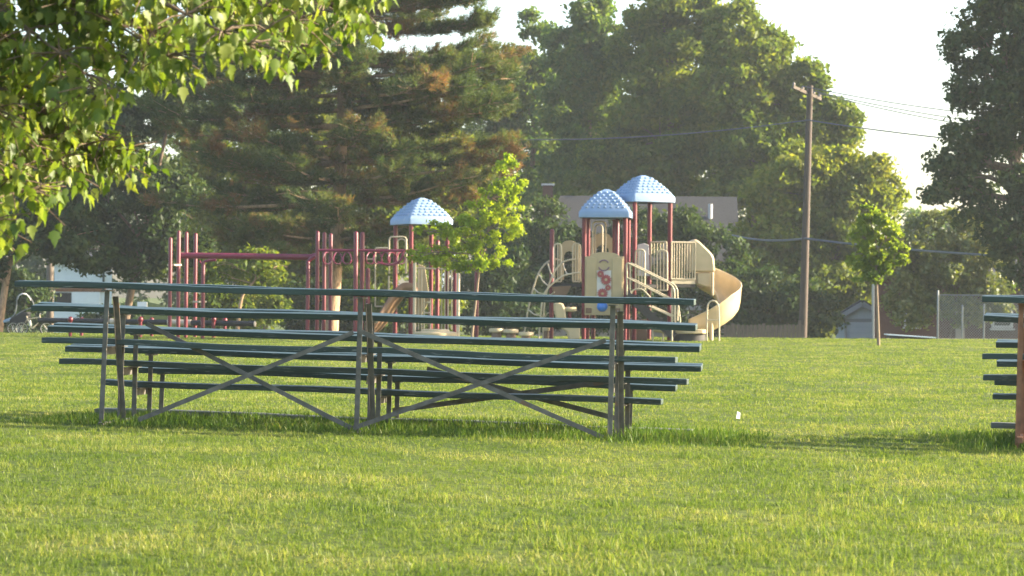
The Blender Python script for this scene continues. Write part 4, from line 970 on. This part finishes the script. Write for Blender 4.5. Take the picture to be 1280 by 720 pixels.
# shrubs and hedge in front of the houses
GS = 'dark shrubs in front of the houses'
for lab, Yd, bp, lob, mt, nc in (
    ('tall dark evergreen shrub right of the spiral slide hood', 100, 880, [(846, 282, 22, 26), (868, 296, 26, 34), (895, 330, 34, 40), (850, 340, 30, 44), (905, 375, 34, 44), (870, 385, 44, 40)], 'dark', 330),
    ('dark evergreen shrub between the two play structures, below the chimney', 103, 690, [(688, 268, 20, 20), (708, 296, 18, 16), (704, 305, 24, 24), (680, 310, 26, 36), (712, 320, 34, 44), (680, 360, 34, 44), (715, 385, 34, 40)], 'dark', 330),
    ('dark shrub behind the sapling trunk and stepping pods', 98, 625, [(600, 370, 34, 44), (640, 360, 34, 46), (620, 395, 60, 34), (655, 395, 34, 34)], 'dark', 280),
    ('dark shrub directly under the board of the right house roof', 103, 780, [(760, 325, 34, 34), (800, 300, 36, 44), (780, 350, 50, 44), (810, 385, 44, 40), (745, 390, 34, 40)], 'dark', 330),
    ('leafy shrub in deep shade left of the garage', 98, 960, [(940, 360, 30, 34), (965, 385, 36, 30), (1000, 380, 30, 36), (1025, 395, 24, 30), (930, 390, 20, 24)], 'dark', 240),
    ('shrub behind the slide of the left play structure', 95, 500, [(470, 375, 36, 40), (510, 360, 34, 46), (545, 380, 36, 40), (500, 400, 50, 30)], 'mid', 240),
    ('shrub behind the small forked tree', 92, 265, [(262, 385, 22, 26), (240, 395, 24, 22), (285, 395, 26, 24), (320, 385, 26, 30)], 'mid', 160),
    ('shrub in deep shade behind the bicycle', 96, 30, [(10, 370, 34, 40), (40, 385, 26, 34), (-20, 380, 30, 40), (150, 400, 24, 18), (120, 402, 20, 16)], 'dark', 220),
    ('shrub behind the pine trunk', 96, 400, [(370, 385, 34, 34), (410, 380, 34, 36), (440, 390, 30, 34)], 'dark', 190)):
    tree('shrub', lab, 'shrub', Yd, bp, lob, mt, nc, .45, 34, .12, .06, group=GS, fork=.2)
# wood far behind, one dense mass
wood_top = lambda px: 235 if px < 150 else 75 if px < 340 else 110 if px < 470 else 150 if px < 560 else 118 if px < 640 else 88 if px < 800 else 70 if px < 900 else 100 if px < 980 else 165 if px < 1040 else 230 if px < 1085 else 300
wl = []
for px in range(-90, 1400, 36):
    y_ = wood_top(px) + 32 + random.uniform(-14, 14)
    while y_ < 410:
        c = P(px + random.uniform(-14, 14), y_, 168 + random.uniform(-7, 7)); wl.append(((c.x, c.y, c.z), (2.4 * random.uniform(.8, 1.2), 2.2, 2.2 * random.uniform(.8, 1.2)))); y_ += 44
Cs, Ns = crown_points(wl, 4600, .6, 30)
V, Fc = leaves_mesh(Cs, Ns, .22); wd_ = np_mesh('distant_wood', V, Fc, LM['far']); tag(wd_, 'far dark wood closing the gaps behind the houses', 'wood', kind='stuff')

# ---- pine
def pine():
    random.seed(21)
    Yd = 80; s_ = S(Yd); b0 = P(411, 425, Yd); g0 = gz(b0.x, Yd); t = thing('pine_tree', 'big old pine with browning needles behind the track ride', 'tree', (b0.x, Yd, g0))
    line = smooth_pts([Vector((b0.x, Yd, g0 - .3)), P(413, 400, Yd), P(421, 300, Yd), P(427, 180, Yd), P(428, 80, Yd), P(436, -20, Yd), P(440, -110, Yd)], 5)
    tk = MB(); tk.tube(line, [.33 * (1 - .85 * i / (len(line) - 1)) for i in range(len(line))], 10)
    tips = []
    def on(z_):
        return min(line, key=lambda q: abs(q.z - z_))
    specs = []
    for y_ in np.arange(330, -90, -9):
        for _ in range(2):
            specs.append((y_ + random.uniform(-5, 5), random.uniform(0, 360)))
        if random.random() < .25: specs.append((y_ + random.uniform(-5, 5), 270 + random.uniform(-50, 50)))
    long_ = [(y0 + random.uniform(-4, 4), random.uniform(-28, 28) if i % 5 else 180 + random.uniform(-25, 25)) for i, y0 in enumerate(range(-30, 262, 9))]
    specs += long_
    for y_, az in specs:
        z_ = P(425, y_, Yd).z; o = on(z_); right = math.cos(R(az)) > 0
        Lmax = (5.6 if right else 6.3) * (1.0 if y_ > 60 else .85) * (.72 if y_ > 285 else 1)
        L = Lmax * (random.uniform(.62, 1.0) if (y_, az) not in long_ else random.uniform(.9, 1.02)); d = Vector((math.cos(R(az)), math.sin(R(az)) * .9, random.uniform(-.06, .16)))
        q = [o]; cur = Vector(o)
        for i in range(7):
            d = d + Vector((random.uniform(-.1, .1), random.uniform(-.1, .1), -.035 + .02 * i)); cur = cur + d.normalized() * L / 7; q.append(Vector(cur))
        r0 = .085 * L / 5
        tk.tube(q, [max(.012, r0 * (1 - .85 * i / 7)) for i in range(8)], 6)
        for i in range(1, 8):
            if random.random() < .12: continue
            for _ in range(6 if i > 3 else 4):
                dd = (q[i] - q[i - 1]).normalized(); sd_ = dd.cross(Vector((0, 0, 1))) * random.choice((-1, 1))
                e = q[i] + (dd * random.uniform(.1, .8) + sd_ * random.uniform(.2, 1.0) + Vector((0, 0, random.uniform(-.1, .35)))) * (L / 5.5)
                tk.tube([q[i], q[i].lerp(e, .5) + Vector((0, 0, -.04)), e], [.018, .012, .006], 4)
                for k in range(5):
                    tips.append((q[i].lerp(e, .35 + .16 * k) + Vector((random.gauss(0, .09), random.gauss(0, .09), random.gauss(0, .07))), (e - q[i]).normalized()))
    # dead stubs
    for (x0, y0, x1, y1, r_) in ((421, 240, 345, 243, .06), (421, 105, 395, 118, .05), (422, 240, 380, 253, .05), (428, 128, 510, 132, .05), (460, 140, 500, 185, .03), (424, 180, 372, 205, .05)):
        tk.tube(limb_pts(P(x0, y0, Yd - .3), P(x1, y1, Yd - 1.2), .08), [r_, r_ * .9, r_ * .8, r_ * .6, r_ * .4, r_ * .2], 6)
    tk.build('trunk', M['barkpine'], t, smooth=60)
    T = np.array([p for p, _ in tips]); D = np.array([d for _, d in tips]); n = len(T); k = 30
    idx = np.repeat(np.arange(n), k); m = len(idx)
    dr_ = D[idx] * .8 + rand_dirs(m) * .85 + np.array([0, 0, .28]); dr_ /= np.linalg.norm(dr_, axis=1, keepdims=True)
    Ln = .20 * rng.uniform(.7, 1.3, n)[idx] * rng.uniform(.7, 1.2, m)
    sd_ = np.cross(dr_, rand_dirs(m)); sd_ /= np.linalg.norm(sd_, axis=1, keepdims=True); sd_ *= .013
    st_ = T[idx] + rng.normal(0, .045, (m, 3))
    V = np.stack([st_ - sd_, st_ + sd_, st_ + dr_ * Ln[:, None]], 1) - np.array([b0.x, Yd, g0])
    # one island per tuft (tuft centre shared) so that whole tufts go brown together
    np_mesh('needles', V, np.arange(m * 3).reshape(-1, 3), LM['needle'], t)
pine()
# ---- saplings
tree('sapling', 'bright yellow green sapling leaning in front of the left play structure', 'sapling', 62, 590, [(632, 208, 16, 15), (642, 225, 15, 14), (625, 245, 22, 20), (638, 262, 16, 18), (600, 268, 26, 20), (622, 285, 26, 22), (590, 295, 34, 22), (570, 302, 26, 16), (548, 288, 18, 12), (540, 320, 22, 10), (565, 326, 30, 10), (525, 318, 16, 9), (530, 290, 10, 7), (605, 318, 26, 18), (625, 325, 14, 14), (585, 332, 18, 10)],
     'sapling', 520, .12, 24, .055, .05, barkm='barkpale', fork=.5, aspect=.45)
tree('sapling', 'young green sapling with a straight bare trunk on the right lawn', 'sapling', 61, 1098, [(1085, 268, 13, 13), (1095, 285, 24, 18), (1078, 300, 18, 16), (1118, 298, 20, 18), (1100, 312, 28, 18), (1080, 325, 18, 14), (1125, 318, 14, 14), (1095, 338, 22, 12), (1115, 335, 14, 10), (1078, 345, 10, 8)],
     'young', 210, .13, 24, .07, .055, barkm='barkpale', fork=.6, aspect=.5)

# ---- overhanging maple in the foreground
def maple():
    Yd = 10.2; tx = -3.6; g0 = gz(tx, Yd); t = thing('maple_tree', 'maple branches with drooping sunlit leaves overhanging the top left corner', 'tree', (tx, Yd, g0))
    tk = MB(); crown_pts = []
    tk.tube(smooth_pts([(tx, Yd, g0 - .3), (tx, Yd, .4), (tx + .05, Yd, 1.6), (tx + .1, Yd + .05, 3.0), (tx + .2, Yd, 4.4)], 4), [.17 - .006 * i for i in range(17)], 10)
    ends = [(60, -40), (150, -30), (250, -30), (340, -20), (430, -10), (20, 60), (110, 50), (190, 40), (280, 20), (370, 25), (440, 22), (60, 130), (130, 110), (20, 180), (90, 190), (150, 190), (30, 240), (80, 215), (130, 195), (-20, 280), (10, 150), (210, 70), (310, 55), (365, 55), (170, 85), (50, 90), (-30, 120), (-10, 30)]
    for (a, b_) in ends:
        Y2 = Yd + random.uniform(-1.0, 1.0); e = P(a, b_, Y2); o = Vector((tx + .12, Yd, min(4.2, max(1.7, e.z + .55 + random.uniform(0, .3)))))
        q = smooth_pts([o, o.lerp(e, .4) + Vector((0, 0, .22)), o.lerp(e, .75) + Vector((0, 0, .13)), e], 4)
        tk.tube(q, [max(.003, .026 * (1 - .92 * i / (len(q) - 1))) for i in range(len(q))], 6)
        for i in range(4, len(q)):
            for _ in range(10):
                d = Vector((random.uniform(-.5, 1), random.uniform(-1, 1), random.uniform(-.5, .25))).normalized(); L = random.uniform(.1, .26)
                e2 = q[i] + d * L; tk.tube([q[i], q[i].lerp(e2, .5) + Vector((0, 0, .012)), e2], [.0035, .003, .002], 4)
                for k in range(4): crown_pts.append(q[i].lerp(e2, .4 + .2 * k) + Vector((random.gauss(0, .02), random.gauss(0, .015), 0)))
    # boughs higher up, out of the frame
    tk.build('trunk', M['bark'], t, smooth=60)
    Pn = np.array([tuple(p) for p in crown_pts]); n = len(Pn)
    outline = np.array([(0, 0), (.16, .07), (.34, .14), (.30, .27), (.41, .44), (.26, .50), (.19, .68), (.09, .86), (0, 1.12)])   # half a maple leaf, stalk at 0
    tmpl = [(0, .0)]
    half = outline[1:-1]; mid = np.array([(0, 0), (0, .36), (0, .7), (0, 1.08)])
    tv = np.concatenate([mid, half, half * np.array([-1, 1])])   # 4 + 7 + 7
    fcs = []
    for off, flip in ((4, False), (11, True)):
        tri = [(0, off, off + 1), (0, off + 1, 1), (1, off + 1, off + 2), (1, off + 2, off + 3), (1, off + 3, 2), (2, off + 3, off + 4), (2, off + 4, off + 5), (2, off + 5, off + 6), (2, off + 6, 3)]
        fcs += [(a, c, b_) if flip else (a, b_, c) for a, b_, c in tri]
    fcs = np.array(fcs)
    az = rng.uniform(0, 2 * np.pi, n); droop = rng.normal(1.2, .25, n)          # leaf points mostly downwards
    yv = np.stack([np.cos(az) * np.cos(droop), np.sin(az) * np.cos(droop), -np.sin(droop)], -1)
    hx = rand_dirs(n); hx = hx - (hx * yv).sum(1, keepdims=True) * yv; hx /= np.linalg.norm(hx, axis=1, keepdims=True); nz = np.cross(hx, yv)
    sz = rng.uniform(.036, .074, n); fold = rng.uniform(.1, .55, n); curl = rng.uniform(-.1, .3, n)
    X_, Y_ = tv[:, 0], tv[:, 1]
    V = Pn[:, None, :] - np.array([0, 0, .02]) + sz[:, None, None] * (X_[None, :, None] * hx[:, None, :] + Y_[None, :, None] * yv[:, None, :] + (np.abs(X_)[None, :] * fold[:, None] - (Y_ ** 2)[None, :] * curl[:, None])[:, :, None] * nz[:, None, :])
    Fc = (np.arange(n) * len(tv))[:, None, None] + fcs[None]
    np_mesh('crown', V.reshape(-1, 3) - np.array([tx, Yd, g0]), Fc.reshape(-1, 3), LM['maple'], t)
maple()
# ------------------------------------------------------------------ haze
hb = MB().box((0, 130, 14.5), (700, 400, 36)).build('haze', None); tag(hb, 'thin warm evening haze', 'haze', kind='stuff')
hm = bpy.data.materials.new('haze'); hm.use_nodes = True; nt = hm.node_tree; nt.nodes.clear()
pv = nt.nodes.new('ShaderNodeVolumePrincipled'); pv.inputs['Color'].default_value = (.84, .93, 1.0, 1); pv.inputs['Density'].default_value = .0003; pv.inputs['Anisotropy'].default_value = .2
ho = nt.nodes.new('ShaderNodeOutputMaterial'); nt.links.new(pv.outputs[0], ho.inputs['Volume']); hb.data.materials.append(hm)
